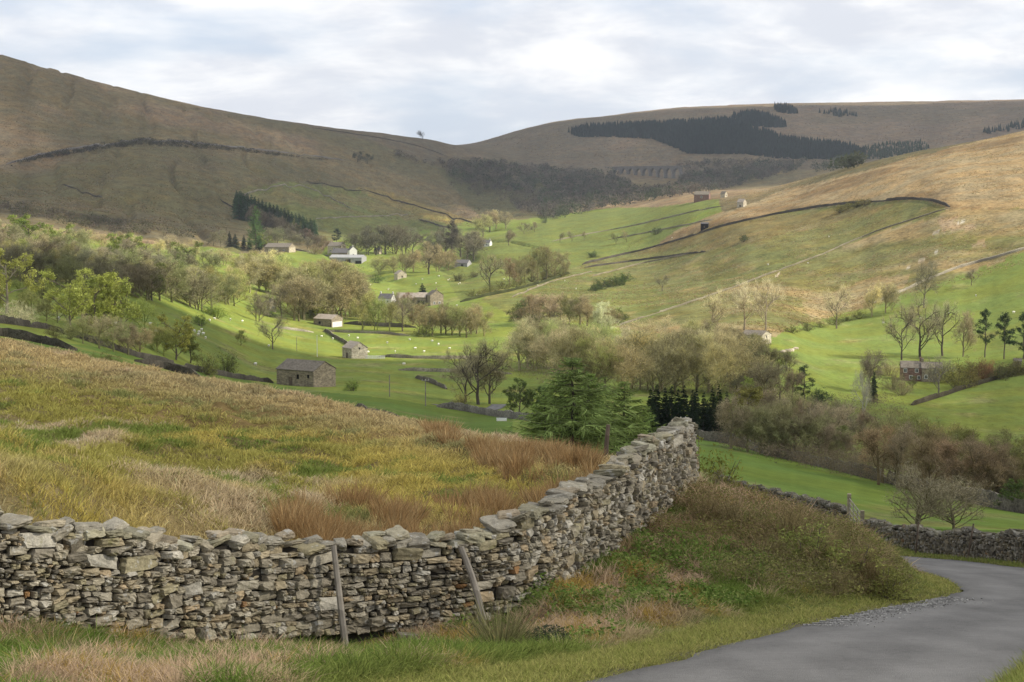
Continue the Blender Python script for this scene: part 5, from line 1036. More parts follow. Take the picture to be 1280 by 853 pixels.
# ------------------------------------------------------------------ far woods that read as one mass
def mass(name, label, polys, n, hgt, col, conifer=True, dmin=1500, cj=.25, wide=.3, kind='stuff', m_=46, ts=.10, fat=False):
    rs = np.random.default_rng(n); P = []
    tot = [abs(sum(a[0]*b_[1]-b_[0]*a[1] for a, b_ in zip(p, p[1:]+p[:1])))/2 for p in polys]
    for poly, ar in zip(polys, tot):
        k = max(3, int(n*ar/sum(tot))); xs = [q[0] for q in poly]; ys = [q[1] for q in poly]; c = 0; tries = 0
        while c < k and tries < k*12:
            tries += 1; u = random.uniform(min(xs), max(xs)); v = random.uniform(min(ys), max(ys))
            if inpoly(np.array([u]), np.array([v]), poly)[0]: P.append(G(u, v, dmin)); c += 1
    P = np.array(P); N = len(P)
    if conifer:
        T_, F_ = [], []
        for z0, z1, r in ((.05, .5, 1.0), (.3, .75, .72), (.55, 1.0, .45)):
            b_ = len(T_); 
            for k in range(7): a = 2*math.pi*k/7; rr = r*(1 if k % 2 else .72); T_.append((math.cos(a)*rr*wide, math.sin(a)*rr*wide, z0-(.05 if k % 2 else 0)))
            T_.append((0, 0, z1)); F_ += [(b_+k, b_+(k+1) % 7, b_+7) for k in range(7)]
        T_, F_ = np.array(T_), np.array(F_); T_ = np.repeat(T_[None], N, 0)
    else:
        d = rs.normal(0, 1, (N, m_, 3)); d /= np.linalg.norm(d, axis=2)[:, :, None]; c = d*np.array([wide*1.5, wide*1.5, .42])*rs.uniform(.55, 1, (N, m_, 1))+np.array([0, 0, .52])
        a = rs.normal(0, ts, (N, m_, 3)); b_ = rs.normal(0, ts, (N, m_, 3)) if fat else a*.15+rs.normal(0, ts*.22, (N, m_, 3)); T_ = np.stack([c, c+a, c+b_], 2).reshape(N, -1, 3); F_ = np.arange(m_*3).reshape(-1, 3)
    a = rs.uniform(0, 6.28, N); h = rs.uniform(*hgt, N); x = (T_[:, :, 0]*np.cos(a)[:, None]-T_[:, :, 1]*np.sin(a)[:, None])*h[:, None]+P[:, 0:1]; y = (T_[:, :, 0]*np.sin(a)[:, None]+T_[:, :, 1]*np.cos(a)[:, None])*h[:, None]+P[:, 1:2]; z = T_[:, :, 2]*h[:, None]+P[:, 2:3]
    V_ = np.stack([x, y, z], -1); k = V_.shape[1]; c = None if isinstance(col, list) else np.array(col)[None]*rs.uniform(1-cj, 1+cj, (N, 1))*rs.uniform(.93, 1.07, (N, 3))
    if c is None: c = np.array(col)[rs.integers(0, len(col), N)]*rs.uniform(1-cj, 1+cj, (N, 1))
    F2 = (F_[None]+np.arange(N)[:, None, None]*k).reshape(-1, 3)
    o = link(name, np_mesh(name, V_.reshape(-1, 3), F2, BM, np.repeat(c, k, 0))); tag(o, kind=kind); o['label'] = label; return o
mass('fir_forest', 'great dark fir forest spread over the far fell', [[(710, 166), (730, 160), (800, 157), (860, 154), (915, 150), (930, 158), (985, 176), (1060, 184), (1082, 192), (1080, 198), (1040, 200), (975, 199), (930, 193), (860, 193), (845, 186), (815, 174), (770, 172), (720, 172)], [(916, 146), (935, 142), (960, 145), (982, 156), (983, 160), (960, 160), (930, 157)], [(968, 134), (985, 134), (1000, 142), (985, 143), (970, 140)]], 6500, (15, 20), (.016, .030, .024), True, 3300, .3, .26)
mass('fir_forest', 'thin line of firs high on the far fell at the right', [[(1022, 141), (1045, 138), (1060, 141), (1072, 146), (1050, 147)], [(1225, 166), (1290, 152), (1290, 160), (1240, 168)]], 110, (11, 17), (.03, .045, .033), True, 3000, .3, .3)
mass('fir_forest', 'paler young firs along the right end of the great forest', [[(1072, 186), (1110, 180), (1150, 177), (1165, 184), (1150, 192), (1085, 200)], [(1080, 190), (1120, 188), (1150, 190), (1100, 200)]], 420, (7, 11), (.05, .072, .042), True, 3000, .3, .34)
mass('far_woodland', 'grey bare woods filling the valley head below the viaduct', [[(565, 206), (600, 204), (640, 208), (700, 214), (765, 220), (796, 238), (842, 238), (855, 222), (900, 216), (960, 206), (1010, 205), (990, 216), (905, 238), (860, 246), (800, 256), (755, 262), (720, 270), (690, 276), (650, 262), (690, 250), (640, 240), (600, 238), (560, 222)]], 1000, (10, 20), [(.115, .10, .08), (.08, .085, .055), (.14, .12, .095), (.075, .09, .05)], False, 2000, .3, .36, 'stuff', 70, .10, True)
mass('far_woodland', 'bare and evergreen trees crowding under the viaduct arches', [[(690, 224), (765, 222), (796, 239), (842, 239), (855, 222), (900, 214), (960, 206), (1000, 208), (985, 218), (905, 238), (860, 246), (780, 252), (700, 250)], [(845, 206), (880, 205), (960, 204), (960, 209), (850, 214)]], 420, (10, 19), [(.10, .09, .07), (.06, .07, .045), (.13, .11, .085)], False, 2600, .3, .36, 'stuff', 70, .10, True)
mass('far_woodland', 'scattered bare trees down the gully of the left fell', [[(540, 200), (580, 206), (640, 228), (690, 262), (660, 270), (620, 250), (560, 236), (590, 228)], [(480, 190), (530, 200), (590, 216), (560, 214), (500, 202)]], 190, (8, 15), [(.11, .095, .07), (.14, .115, .085)], False, 2200, .3, .36, 'stuff', 60, .10, True)
mass('far_woodland', 'dark green trees under the brow of the right fell', [[(1016, 210), (1045, 202), (1076, 200), (1078, 210), (1040, 217), (1018, 220)]], 60, (12, 20), [(.07, .085, .045), (.085, .09, .055)], False, 1800, .25, .36, 'stuff', 60, .1, True)
mass('heather_scrub', 'dark scrub and heather along the railway cutting', [[(10, 210), (50, 200), (120, 189), (177, 182), (238, 186), (306, 191), (420, 203), (300, 187), (238, 179), (177, 175), (119, 184), (51, 195)]], 600, (3, 7), [(.06, .05, .038), (.075, .07, .04)], False, 1500, .25, .6, 'stuff', 46, .12, True)
mass('heather_scrub', 'dark scrub at the foot of the left fell', [[(0, 256), (60, 266), (130, 276), (220, 290), (280, 300), (150, 294), (40, 276), (0, 268)]], 170, (4, 9), [(.13, .105, .075), (.11, .105, .055)], False, 1000, .25, .5, 'stuff', 60, .1, True)
UND = [(.26, .21, .13), (.22, .20, .09), (.30, .25, .16), (.19, .15, .10)]
mass('undergrowth', 'twiggy undergrowth between the trees of the river wood', [[(640, 468), (700, 455), (780, 455), (870, 440), (930, 440), (985, 480), (960, 500), (900, 496), (780, 494), (690, 486)]], 520, (2.5, 6), UND, False, 520, .3, .6, 'stuff', 150, .07)
mass('undergrowth', 'twiggy undergrowth of the wood behind the bright field', [[(900, 562), (940, 545), (1060, 570), (1160, 596), (1300, 622), (1300, 650), (1160, 618), (1050, 598), (980, 583)]], 420, (1.5, 4), [(.22, .17, .12), (.19, .16, .09), (.16, .13, .09)], False, 190, .3, .6, 'stuff', 150, .07)
mass('undergrowth', 'twiggy undergrowth of the long left wood', [[(-20, 300), (60, 305), (170, 325), (280, 360), (290, 386), (200, 378), (90, 362), (-20, 350)]], 700, (3, 7), UND, False, 450, .3, .6, 'stuff', 150, .07)
mass('undergrowth', 'scrub under the trees behind the long valley barn', [[(355, 398), (380, 385), (440, 375), (520, 405), (620, 415), (600, 421), (440, 402), (400, 404)]], 260, (2, 5), UND, False, 650, .3, .6, 'stuff', 150, .07)
mass('undergrowth', 'scrub along the river below the red cottage', [[(1010, 505), (1060, 500), (1110, 500), (1130, 520), (1100, 545), (1040, 545), (1000, 525)]], 160, (2, 5), [(.2, .15, .10), (.17, .15, .08)], False, 300, .3, .6, 'stuff', 150, .07)
mass('undergrowth', 'scrub between the farm trees at the valley head', [[(375, 352), (440, 340), (480, 325), (590, 325), (590, 334), (500, 340), (440, 362), (380, 366)], [(440, 316), (520, 316), (520, 321), (440, 321)]], 240, (3, 7), [(.24, .19, .12), (.2, .18, .09), (.15, .13, .09)], False, 900, .3, .6, 'stuff', 150, .07)
#SECTION4
# ------------------------------------------------------------------ barns and farmhouses
def bmat(name, col, rough=.9, sc=1.6, amt=.45, courses=True):
    m_, t, b = mat(name, rough, .1); tcn = t.new('ShaderNodeTexCoord'); mp = t.new('ShaderNodeVectorMath', {'operation': 'MULTIPLY'}, i0=(tcn, 3), i1=(1, 1, 2.6) if courses else (1, 1, 1))
    v = t.new('ShaderNodeTexVoronoi', Vector=mp, Scale=sc); n_ = t.noise((tcn, 3), .5, 5, .65); vc = t.new('ShaderNodeSeparateColor', Color=(v, 1))
    k = t.math('ADD', t.math('MULTIPLY', (vc, 0), .5), t.math('MULTIPLY', (n_, 0), .9)); mr = t.new('ShaderNodeMapRange', i0=k, i1=.35, i2=1.05, i3=1-amt, i4=1+amt)
    t.put(b, 'Base Color', t.mix(1.0, col, t.new('ShaderNodeCombineColor', Red=mr, Green=mr, Blue=mr), 'MULTIPLY')); bump(t, b, (v, 0), .05, .5); return m_
M_STONE = bmat('barn_stone', (.255, .215, .155)); M_PALE = bmat('pale_stone', (.40, .36, .28)); M_CREAM = bmat('cream_stone', (.42, .37, .27)); M_RED = bmat('red_stone', (.20, .125, .10)); M_WHITE = bmat('limewash', (.62, .61, .57), .8, 1.2, .12)
M_SLATE = bmat('stone_slate', (.16, .14, .112), .8, 2.2, .35); M_SLATEP = bmat('pale_slate', (.33, .285, .235), .8, 2.2, .3); M_SLATED = bmat('dark_slate', (.105, .10, .10), .7, 2.2, .3); M_TIN = bmat('grey_sheeting', (.30, .30, .295), .6, .8, .15, False)
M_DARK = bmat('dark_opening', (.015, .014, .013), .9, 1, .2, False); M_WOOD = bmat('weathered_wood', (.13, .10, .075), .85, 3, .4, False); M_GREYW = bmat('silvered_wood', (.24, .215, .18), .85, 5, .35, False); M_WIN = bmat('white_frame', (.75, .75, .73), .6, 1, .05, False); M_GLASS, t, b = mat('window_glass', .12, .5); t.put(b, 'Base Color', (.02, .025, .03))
def building(name, label, u, v, dmin, left_px, gable_px, wall_px, ridge_px, rz, wall, roof, feats=(), chim=(), gable_mat=None, group=None, cat='barn', Lm=None):
    """corner nearest the camera shows at (u, v); long side runs to the left of it, a gable to the right"""
    p = G(u, v, dmin); k = p[1]/FPX; a = R(rz); L = Lm or left_px*k/math.cos(a); Wd = gable_px*k/max(math.sin(a), .12) if gable_px else 6.0; hw = wall_px*k; hr = ridge_px*k
    r = empty(name, p, -a, label, cat, group); y1 = Wd; e = .25
    gz = min(0, min(float(H(p[0]+x*math.cos(-a)-y*math.sin(-a), p[1]+x*math.sin(-a)+y*math.cos(-a)))-p[2] for x in (-L, 0) for y in (0, Wd)))-.4
    m_ = MB(); sec = [(0, gz), (Wd, gz), (Wd, hw), (Wd/2, hr), (0, hw)]
    P = [(-L, y, z) for y, z in sec]+[(0, y, z) for y, z in sec]; m_.add(P, [(0, 1, 2, 3, 4)[::-1], (5, 6, 7, 8, 9)]+[(i, (i+1) % 5, 5+(i+1) % 5, 5+i) for i in (0, 1, 4)])
    m_.build('wall', wall, r)
    if gable_mat: g_ = MB(); g_.box((.03, Wd/2, gable_mat[1]*hw/2), (.06, Wd*.86, gable_mat[1]*hw)); g_.build('gable_rendering', gable_mat[0], r)
    rm_ = MB(); th = max(.16, .9*k*.3); s_ = (hr-hw)/(Wd/2)
    for sg in (0, 1):
        yo, yi = (-e, Wd/2) if sg == 0 else (Wd+e, Wd/2); zo = hw-e*s_+.04; zi = hr+.04; x0, x1 = -L-.2, .2
        rm_.add([(x0, yo, zo), (x1, yo, zo), (x1, yi, zi), (x0, yi, zi), (x0, yo, zo+th), (x1, yo, zo+th), (x1, yi, zi+th), (x0, yi, zi+th)], [(0, 3, 2, 1), (4, 5, 6, 7), (0, 1, 5, 4), (1, 2, 6, 5), (2, 3, 7, 6), (3, 0, 4, 7)])
    ro = rm_.build('roof', roof, r)
    for x, y in chim:
        c_ = MB(); cz = hr-abs(y-.5)*2*(hr-hw); c_.box((-L*x, Wd*y, cz+.35), (.9, .7, 1.7)); c_.box((-L*x, Wd*y, cz+1.28), (1.05, .85, .16)); [c_.tube([(-L*x+q, Wd*y, cz+1.3), (-L*x+q, Wd*y, cz+1.75)], [.13, .11], 8) for q in (-.22, .22)]; c_.build('chimney', wall, ro)
    for kind, side, f, z0, w_, h_ in feats:                 # fractions along the side, metres for the rest
        fr = MB(); pn = MB(); 
        def put(mb, w2, h2, zc, dep):
            if side == 'front': mb.box((-L*f, -dep/2+.02, zc), (w2, dep, h2))
            else: mb.box((dep/2-.02, Wd*f, zc), (dep, w2, h2))
        if kind == 'window':
            put(fr, w_+.3, h_+.3, z0+h_/2, .10); wo_ = fr.build('window', M_WIN, r); put(pn, w_*.42, h_, z0+h_/2, .14)
            p2 = MB()
            for q in (-.26, .26):
                if side == 'front': p2.box((-L*f+q*w_, -.06, z0+h_/2), (w_*.42, .14, h_))
                else: p2.box((.06, Wd*f+q*w_, z0+h_/2), (.14, w_*.42, h_))
            p2.build('pane', M_GLASS, wo_)
        else:
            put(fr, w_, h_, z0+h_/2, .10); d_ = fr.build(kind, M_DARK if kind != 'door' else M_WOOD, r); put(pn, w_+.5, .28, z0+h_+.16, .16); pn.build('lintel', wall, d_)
    return r, p, k, L, Wd
building('stone_barn', 'big grey stone barn with long slate roof on the near pasture', 392, 484, 200, 51, 24, 19.5, 30, 33, M_STONE, M_SLATE, [('door', 'front', .62, 0, 1.3, 2.3), ('opening', 'front', .42, 1.9, .8, 1.3), ('opening', 'front', .14, 2.4, .7, .9)])
building('stone_barn', 'long stone barn with whitened gable foot under the riverside trees', 414.6, 409.5, 500, 24.5, 12, 10, 15, 33, M_STONE, M_SLATEP, [('opening', 'front', .66, 1.6, 1.4, 1.3), ('door', 'front', .05, 0, 1.0, 2.4)], gable_mat=(M_WHITE, .66))
building('stone_barn', 'gabled stone barn with sunlit end standing in the bright flat fields', 439.5, 448.5, 400, 13.5, 19, 12.5, 20, 54, M_PALE, M_SLATEP, [('door', 'front', .5, 0, 1.4, 2.2), ('opening', 'gable', .5, 3.6, .6, .8)])
building('farmhouse', 'white farmhouse half hidden by a bare tree', 489, 385.5, 700, 17, 5, 12, 17.5, 20, M_WHITE, M_SLATED, [('window', 'front', .25, 1.0, 1.1, 1.3), ('window', 'front', .75, 1.0, 1.1, 1.3), ('window', 'front', .25, 4.0, 1.1, 1.2), ('window', 'front', .75, 4.0, 1.1, 1.2), ('door', 'front', .5, 0, 1.0, 2.1)], [(.04, .5), (.96, .5)], cat='house')
building('farm_building', 'brown roofed farm wing behind the white farmhouse', 518, 382, 800, 24, 5, 9, 15, 16, M_STONE, M_SLATEP, [('opening', 'front', .3, 1.2, .9, 1.1), ('door', 'front', .6, 0, 1.2, 2.2)])
building('open_barn', 'open fronted barn with a black bay left of the stone farm', 532, 383, 800, 13, 4, 11, 16.5, 14, M_STONE, M_SLATEP, [('opening', 'front', .46, .2, 5.0, 3.6)])
building('farmhouse', 'brown stone farmhouse with gable facing the black conifer', 538, 382.5, 800, 6, 16, 13, 19, 60, M_STONE, M_SLATE, [('window', 'gable', .3, 1.2, 1.2, 1.3), ('window', 'gable', .7, 1.2, 1.2, 1.3)], [(.1, .5)], cat='house')
building('farm_shed', 'long low grey shed with black bays below the white gabled farm', 452, 330, 1000, 41, 4, 7.5, 10.5, 9, M_TIN, M_TIN, [('opening', 'front', .88, .1, 4.6, 4.0), ('opening', 'front', .42, .1, 5.4, 4.4), ('opening', 'front', .1, .1, 6.0, 2.8)], cat='shed')
building('farm_building', 'white gabled house among the valley head farm roofs', 437, 322, 1100, 3, 9, 9, 13.5, 66, M_WHITE, M_SLATED, [('opening', 'gable', .5, 2.0, 1.2, 1.4)], [(.2, .5)], cat='house')
building('farm_building', 'dark slate roofed byre in front of the cream farmhouse', 434, 321, 1100, 20, 4, 4.5, 9.5, 12, M_STONE, M_SLATED, [('door', 'front', .5, 0, 1.6, 2.4)])
building('farmhouse', 'cream stone farmhouse under the dark conical conifer', 426, 316, 1150, 17, 5, 8, 12.5, 15, M_CREAM, M_SLATE, [('window', 'front', .22, 1.2, 1.3, 1.5), ('window', 'front', .75, 1.2, 1.3, 1.5), ('window', 'front', .5, 4.0, 1.3, 1.4)], [(.05, .5), (.95, .5)], cat='house')
building('farmhouse', 'small pale house showing among the dark tree clump', 474, 318, 1200, 7, 3, 5, 8, 20, M_CREAM, M_SLATED, [('window', 'front', .5, 1.5, 1.4, 1.6)], [(.1, .5)], cat='house')
building('cottage', 'tiny white cottage with dark roof at the valley head', 612, 308, 1400, 12, 3, 4.2, 7.5, 15, M_WHITE, M_SLATED, [('window', 'front', .3, 1.0, 1.4, 1.3), ('door', 'front', .65, 0, 1.3, 2.2)], [(.1, .5)], cat='house')
building('stone_barn', 'pale roofed stone barn on the green field above the stone farm', 497, 350, 900, 5, 11, 7, 11.5, 62, M_CREAM, M_SLATEP, [('opening', 'gable', .5, 2.0, 1.2, 1.5)])
building('stone_barn', 'grey roadside barn with dark lean roof below the grey tree clump', 584, 334, 1100, 16, 5, 4.5, 8.5, 15, M_TIN, M_SLATED, [('opening', 'front', .4, .2, 2.6, 2.4)])
building('cottage', 'gabled pale cottage beside the dark grey tree left of the long barn', 337, 389, 600, 5, 8, 10, 15, 56, M_CREAM, M_SLATE, [('window', 'gable', .5, 1.4, 1.1, 1.3)], [(.1, .5)], cat='house')
building('farmhouse', 'low long stone house behind the pale trees at the plantation foot', 361, 316, 1000, 31, 5, 6.5, 11, 10, M_STONE, M_SLATE, [('window', 'front', .2, 1.4, 1.4, 1.4), ('window', 'front', .5, 1.4, 1.4, 1.4), ('window', 'front', .8, 1.4, 1.4, 1.4)], [(.02, .5), (.6, .5)], gable_mat=(M_CREAM, .9), cat='house')
building('stone_barn', 'grey stone house end behind the olive brown trees', 455, 368, 900, 10, 4, 7, 11, 20, M_STONE, M_SLATEP, [('opening', 'front', .5, 1.8, 1.2, 1.3)])
building('ruined_barn', 'roofless looking pale barn with bright gable below the three sunlit trees', 952, 432, 600, 24, 16, 12, 17, 32, M_PALE, M_SLATE, [('opening', 'front', .35, .2, 2.4, 2.6), ('opening', 'gable', .5, 2.8, .7, .9)])
building('lean_to', 'low pale lean to at the left end of the bright gabled barn', 930, 430, 600, 16, 5, 6.5, 12.5, 22, M_PALE, M_SLATEP, [('opening', 'front', .4, .2, 1.6, 1.6)])
building('cottage', 'red stone cottage with white windows under tall bare trees', 1152, 477, 400, 25, 4, 17, 24, 9, M_RED, M_SLATE, [('window', 'front', .25, 3.4, 1.0, 1.2), ('window', 'front', .8, 3.4, 1.0, 1.2), ('window', 'front', .52, .9, 1.1, 1.2), ('window', 'front', .14, .9, .9, 1.1), ('door', 'front', .88, 0, .9, 2.0)], [(.02, .5)], cat='house')
building('cottage', 'browner wing joined to the right end of the red cottage', 1178, 477, 400, 25, 4, 16, 22.5, 9, M_STONE, M_SLATE, [('window', 'front', .8, 1.0, 1.0, 1.2), ('window', 'front', .4, 3.2, 1.0, 1.1)], [(.95, .5)], cat='house')
building('hut', 'little grey hut under the dark pines at the right edge', 1277, 458, 400, 9, 2, 6, 9, 12, M_STONE, M_SLATE, [('door', 'front', .5, 0, .9, 1.8)], cat='shed')
building('ruined_barn', 'pale ruined field barn at the end of the long black wall', 929, 259, 1200, 7, 5, 6, 10, 40, M_PALE, M_SLATEP, [('opening', 'front', .5, .2, 1.5, 1.8)])
building('hut', 'small black shed on the green field below the pale ruin', 885, 285, 1100, 9, 2, 5, 6.5, 12, M_DARK, M_SLATED, [('door', 'front', .5, 0, 1.2, 2.0)], cat='shed')
building('farmhouse', 'reddish house in the dark far woods under the viaduct', 886, 251, 2000, 18, 4, 6, 10, 14, M_RED, M_SLATE, [('window', 'front', .5, 2.0, 2.0, 2.2)], [(.05, .5)], cat='house')
building('cottage', 'pale little house on the brow right of the reddish house', 906, 247, 1900, 5, 4, 4.5, 7.5, 40, M_CREAM, M_SLATE, [('window', 'gable', .5, 1.5, 1.6, 1.6)], cat='house')
# viaduct
def viaduct():
    pa, pb = P3(766, 208.5, 3900), P3(850, 209.5, 3700); dx, dy = pb[0]-pa[0], pb[1]-pa[1]; Lv = math.hypot(dx, dy); n = 9; sp = Lv/n; r = empty('railway_viaduct', pa, math.atan2(dy, dx), 'grey stone railway viaduct with round arches across the valley head', 'viaduct')
    a_, rad, pw, dep = MB(), sp*.39, sp*.22, 7.0; top = -2.2
    for i in range(n):
        x0 = i*sp; arc = [(x0+sp/2-rad*math.cos(q), top-3.2-rad+rad*math.sin(q)) for q in np.linspace(0, math.pi, 11)]
        lo = top-3.2-rad; F_ = [(x0, lo), (x0+sp/2-rad, lo)]
        poly = [(x0, top), (x0, lo)]+arc+[(x0+sp, lo), (x0+sp, top)]
        for s0, s1 in zip(arc[:-1], arc[1:]): a_.prism([(s0[0], top), (s0[0], s0[1]), (s1[0], s1[1]), (s1[0], top)], 0, dep)
        a_.prism([(x0, top), (x0, lo), (arc[0][0], lo), (arc[0][0], top)], 0, dep); a_.prism([(arc[-1][0], top), (arc[-1][0], lo), (x0+sp, lo), (x0+sp, top)], 0, dep)
    a_.build('arches', M_VIA, r)
    for i in range(n+1): p_ = MB(); p_.box((i*sp, dep/2, top-3.2-rad-20), (sp-2*rad, dep-.4, 40)); p_.build('pier', M_VIA, r)
    q_ = MB(); q_.box((Lv/2, -.2, -1.0), (Lv+60, .8, 2.3)); q_.box((Lv/2, dep+.2, -1.0), (Lv+60, .8, 2.3)); q_.build('parapet', M_VIA, r)
M_VIA = bmat('viaduct_stone', (.17, .16, .145), .9, .5, .25); viaduct()
# poles, posts, fences
def pole(u, vb, vt, d, label, cross=True, wid=.12, lean=0.0, dmin=112, matl=None, name='utility_pole', cat='utility pole'):
    p = GD(u, d) if d else G(u, vb, dmin); h = float(we(u, vt)[1])*p[1]-p[2]; r = empty(name, p, 0, label, cat); m_ = MB(); m_.tube([(0, 0, -.4), (lean*.5, 0, h*.5), (lean, 0, h)], [wid, wid*.9, wid*.75], 8); m_.build('post', matl or M_GREYW, r)
    if cross:
        c_ = MB(); c_.box((lean, -wid, h-.35), (1.9, .12, .14), R(20)); c_.build('crossarm', matl or M_GREYW, r); i_ = MB()
        for q in (-.8, 0, .8): i_.tube([(lean+q*math.cos(R(20)), -wid+q*math.sin(R(20)), h-.28), (lean+q*math.cos(R(20)), -wid+q*math.sin(R(20)), h-.05)], [.06, .05], 6)
        i_.build('insulator', M_WIN, r)
pole(853, 0, 521, 256, 'wooden utility pole with short crossarm beyond the wall end')
pole(1187, 0, 583, 232, 'utility pole with crossarm among the bare thorns behind the roadside wall', dmin=60)
pole(757, 0, 531, 47, 'plain thin wooden pole standing behind the climbing wall', False, .075, .1, matl=M_WOOD, name='fence_post', cat='post')
pole(396.5, 446, 419, None, 'pale slim pole in the bright field behind the big barn', False, .13, matl=M_WIN)
pole(371, 439, 422, None, 'fainter shorter pole left of the pale slim field pole', False, .12, matl=M_GREYW)
pole(487, 496, 469, None, 'thin wooden pole on the bank right of the big stone barn', False, .13)
pole(532, 508, 474, None, 'wooden pole with white foot left of the large bare oak', True, .14)
def bent_post(x, y, h, lean, label, bend=0.0, wid=.05, tilt=-.12, name='wooden_post', matl=None):
    z = float(near_z(np.array([x]), np.array([y]))[0]); r = empty(name, (x, y, z), 0, label, 'post'); m_ = MB(); n = 8; pts = [(lean*f+bend*math.sin(math.pi*f), -tilt*0+f*(-tilt), h*f-.25*(1-f)) for f in np.linspace(0, 1, n)]
    m_.tube(pts, [wid*(1.1-.3*f) for f in np.linspace(0, 1, n)], 7); m_.build('post', matl or M_GREYW, r)
pA = P3(435, 787, 23.7); bent_post(pA[0], pA[1]-.1, 1.42, -.22, 'straight grey wooden post leaning on the left part of the wall', 0, .05, -.32)
pB = P3(606, 776, 24.6); bent_post(pB[0], pB[1]-.1, 1.14, -.36, 'crooked grey wooden post leaning where the wall starts to climb', .07, .055, -.30)
for x, y, h, l, lab in ((16.35, 66, 1.35, .1, 'thin stake leaning on the roadside wall, farthest of three'), (16.2, 58, 1.3, .22, 'thin stake leaning on the middle of the roadside wall'), (16.1, 51.5, 1.45, .3, 'thin tilted stake nearest the right end of the roadside wall')): bent_post(x-.25, y, h, l, lab, 0, .036, 0, matl=M_WOOD)
# field gate in the gap of the roadside wall
gr = empty('field_gate', (17.15, 81.2, float(H(17.15, 81.2))), math.atan2(4.4, .25), 'grey metal field gate in the gap of the roadside wall', 'gate'); gb = MB()
for z in (.25, .5, .75, 1.0, 1.22): gb.tube([(0, 0, z), (4.2, 0, z)], [.028, .028], 6)
for x in (0, 1.4, 2.8, 4.2): gb.tube([(x, 0, .2), (x, 0, 1.25)], [.03, .03], 6)
gb.build('bars', M_GREYW, gr)
for x in (-.15, 4.35): q_ = MB(); q_.box((x, 0, .6), (.18, .18, 1.7)); q_.build('gatepost', M_STONE, gr)
hp = G(468, 449, 400); hr_ = empty('hurdle_fence', hp, R(3), 'white slatted hurdle beside the gabled field barn', 'fence'); hl = 26*hp[1]/FPX; hb = MB()
for z in (.35, .8, 1.25): hb.box((0, 0, z), (hl, .08, .26))
hb.build('rails', M_WIN, hr_)
for i in range(6): q_ = MB(); q_.box((-hl/2+hl*i/5, .09, .7), (.14, .1, 1.6)); q_.build('fence_post', M_WIN, hr_)
tp_ = G(627, 526.5, 200); tr_ = empty('water_trough', tp_, R(8), 'small white trough on the dark field below the lane wall', 'trough'); q_ = MB(); q_.box((0, 0, .35), (2.1, .75, .6)); q_.build('basin', M_WIN, tr_); q_ = MB(); q_.box((0, 0, .668), (1.9, .55, .02)); q_.build('water', M_GLASS, tr_)
# plants singled out on the verge
def clump(u, v, d, label, n, ln, col, cat='plant', name='rush_tuft', sp=.16, lean=.9):
    p = P3(u, v, d); o = blades(name, np.full(1, p[0]), np.full(1, p[1]), n, sp, ln, .012, np.array([col]), lean, .25, label, (0, 0), .35); o['kind'] = 'thing'; o['category'] = cat
clump(625, 815, 20.2, 'spiky green and tan rush tuft on the verge below the wall', 420, .95, (.20, .19, .085))
clump(66, 838, 17.6, 'smaller straw coloured rush tuft at the bottom left verge', 120, .5, (.30, .235, .12))
dp = P3(681, 818, 20.6); o = leaves('dark_shrub', np.array([dp[0]]), np.array([dp[1]]), 1500, .33, .36, .022, (.055, .07, .045), 'low dark green shrub on the verge right of the spiky tuft', 'thing', col2=(.085, .09, .06)); o['category'] = 'shrub'
# fallen stones by the wall foot
fs = [(300, 803, 21.9, .13), (510, 789, 24.1, .13), (38, 778, 20.2, .12)]
for i, (u, v, d, s) in enumerate(fs):
    p = P3(u, v, d); p[2] = float(near_z(np.array([p[0]]), np.array([p[1]]))[0])+s*.3; a_ = R(random.uniform(0, 360)); V_, F_, c_ = stones(np.array([[0, 0, 0.]]), np.array([[s*1.3, s, s*.55]]), np.array([[[math.cos(a_), math.sin(a_), .1], [-math.sin(a_), math.cos(a_), 0], [0, -.1, 1]]]), stone_cols(1), 5)
    o = link('fallen_stone', np_mesh('fallen_stone', V_, F_, sm, c_)); o.location = p; tag(o, 'loose grey stone fallen in the grass at the foot of the near wall', 'stone', 'fallen stones at the wall foot')
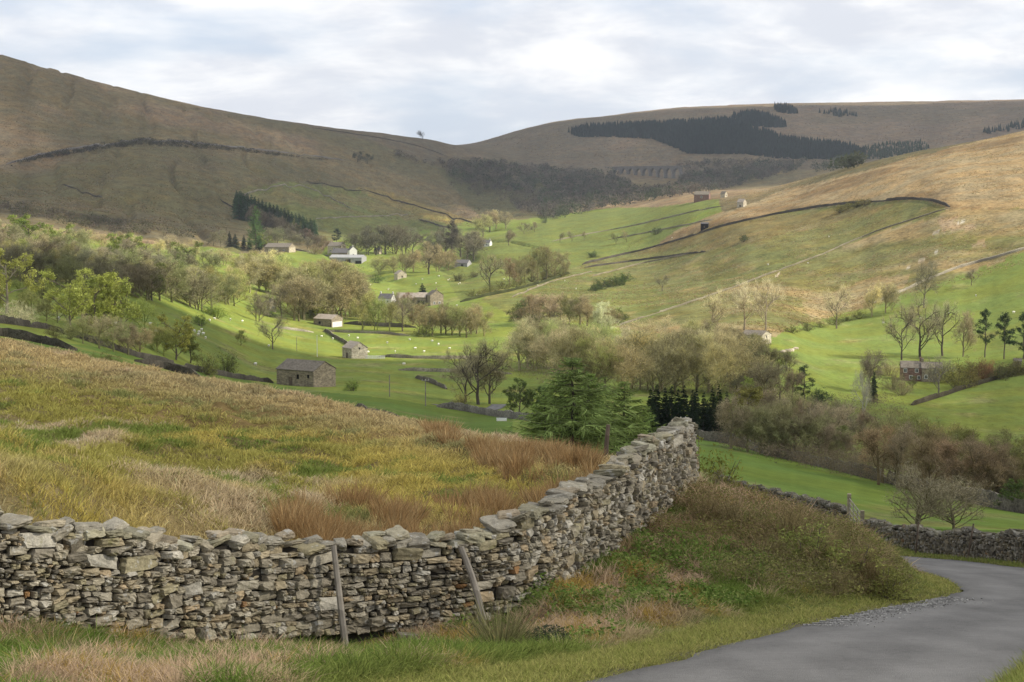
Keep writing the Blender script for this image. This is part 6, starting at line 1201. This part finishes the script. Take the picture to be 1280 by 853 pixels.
# ------------------------------------------------------------------ sheep
WOOL, t, b = mat('wool', 1, 0); t.put(b, 'Base Color', (.78, .75, .66)); FACE, t, b = mat('sheep_face', 1, 0); t.put(b, 'Base Color', (.10, .09, .08))
def sheep_mesh():
    import bmesh
    bm = bmesh.new(); 
    r_ = MB(); r_.tube([(-.52, 0, .62), (-.42, 0, .66), (-.1, 0, .68), (.25, 0, .67), (.46, 0, .66), (.56, 0, .70), (.66, 0, .66)], [.12, .27, .31, .30, .24, .14, .10], 10)
    for x in (-.32, .3):
        for y in (-.13, .13): r_.tube([(x, y, .45), (x+.02, y, .22), (x, y, 0)], [.075, .05, .04], 6)
    return r_.mesh('sheep', WOOL, True)
def head_mesh():
    r_ = MB(); r_.tube([(.56, 0, .74), (.68, 0, .68), (.80, 0, .55), (.85, 0, .48)], [.09, .11, .085, .05], 8); [r_.tube([(.66, s*.06, .74), (.64, s*.2, .72)], [.04, .015], 5) for s in (-1, 1)]; return r_.mesh('head', FACE, True)
SM, HM = sheep_mesh(), head_mesh()
flocks = [('white sheep of the flock on the bright left field', 'sheep on the bright left field', 300, [(243, 416), (249, 417), (254, 419), (257, 424), (268, 400), (288, 401), (303, 403), (188, 407), (195, 417), (319, 457), (336, 434), (90, 391), (73, 401), (144, 407), (262, 402), (248, 420), (252, 414), (29, 377)]),
 ('white sheep grazing the flat bright fields by the river', 'sheep on the flat bright fields', 400, [(484, 430), (512, 426), (519, 437), (494, 441), (505, 457), (460, 442), (436, 421), (402, 422), (416, 425), (548, 432), (562, 437), (530, 441), (320, 457), (447, 424), (540, 428)]),
 ('white sheep on the green slope above the stone farm', 'sheep above the stone farm', 750, [(549, 346), (545, 355), (573, 356), (562, 350), (485, 363), (463, 357), (571, 383), (548, 346), (528, 350), (560, 351), (630, 350), (575, 355), (486, 362), (520, 356), (596, 370), (660, 363), (672, 358)]),
 ('white sheep scattered over the right hand hillside', 'sheep on the right hillside', 700, [(1220, 371), (1186, 393), (1267, 392), (1104, 405), (840, 298), (1036, 297), (720, 362), (960, 332), (1010, 330), (706, 352), (1150, 400), (765, 352)])]
for lab, grp, dm, pts in flocks:
    for u, v in pts:
        p = G(u, v, dm); rz = random.uniform(0, 6.28); o = link('sheep', SM); o.location = p; o.rotation_euler = (0, 0, rz); k = random.uniform(.95, 1.2)*max(1, p[1]/1100)**.25; o.scale = (k, k, k); tag(o, lab, 'sheep', grp); link('head', HM, o)
# pale stone pile on the sunlit field
for i in range(9):
    p = G(978+i*2.2, 441-i*.5+random.uniform(-.6, .6), 600); V_, F_, c_ = stones(np.array([[0, 0, .3]]), np.array([[.9, .7, .5]])*random.uniform(.6, 1.2), np.array([np.eye(3)]), np.array([[.55, .46, .36]]), 3)
    o = link('boulder', np_mesh('boulder', V_, F_, sm, c_)); o.location = p; o.rotation_euler = (0, 0, random.uniform(0, 6)); tag(o, 'pale boulder of the heap on the sunlit field below the bright gabled barn', 'boulder', 'pale boulders on the sunlit field')
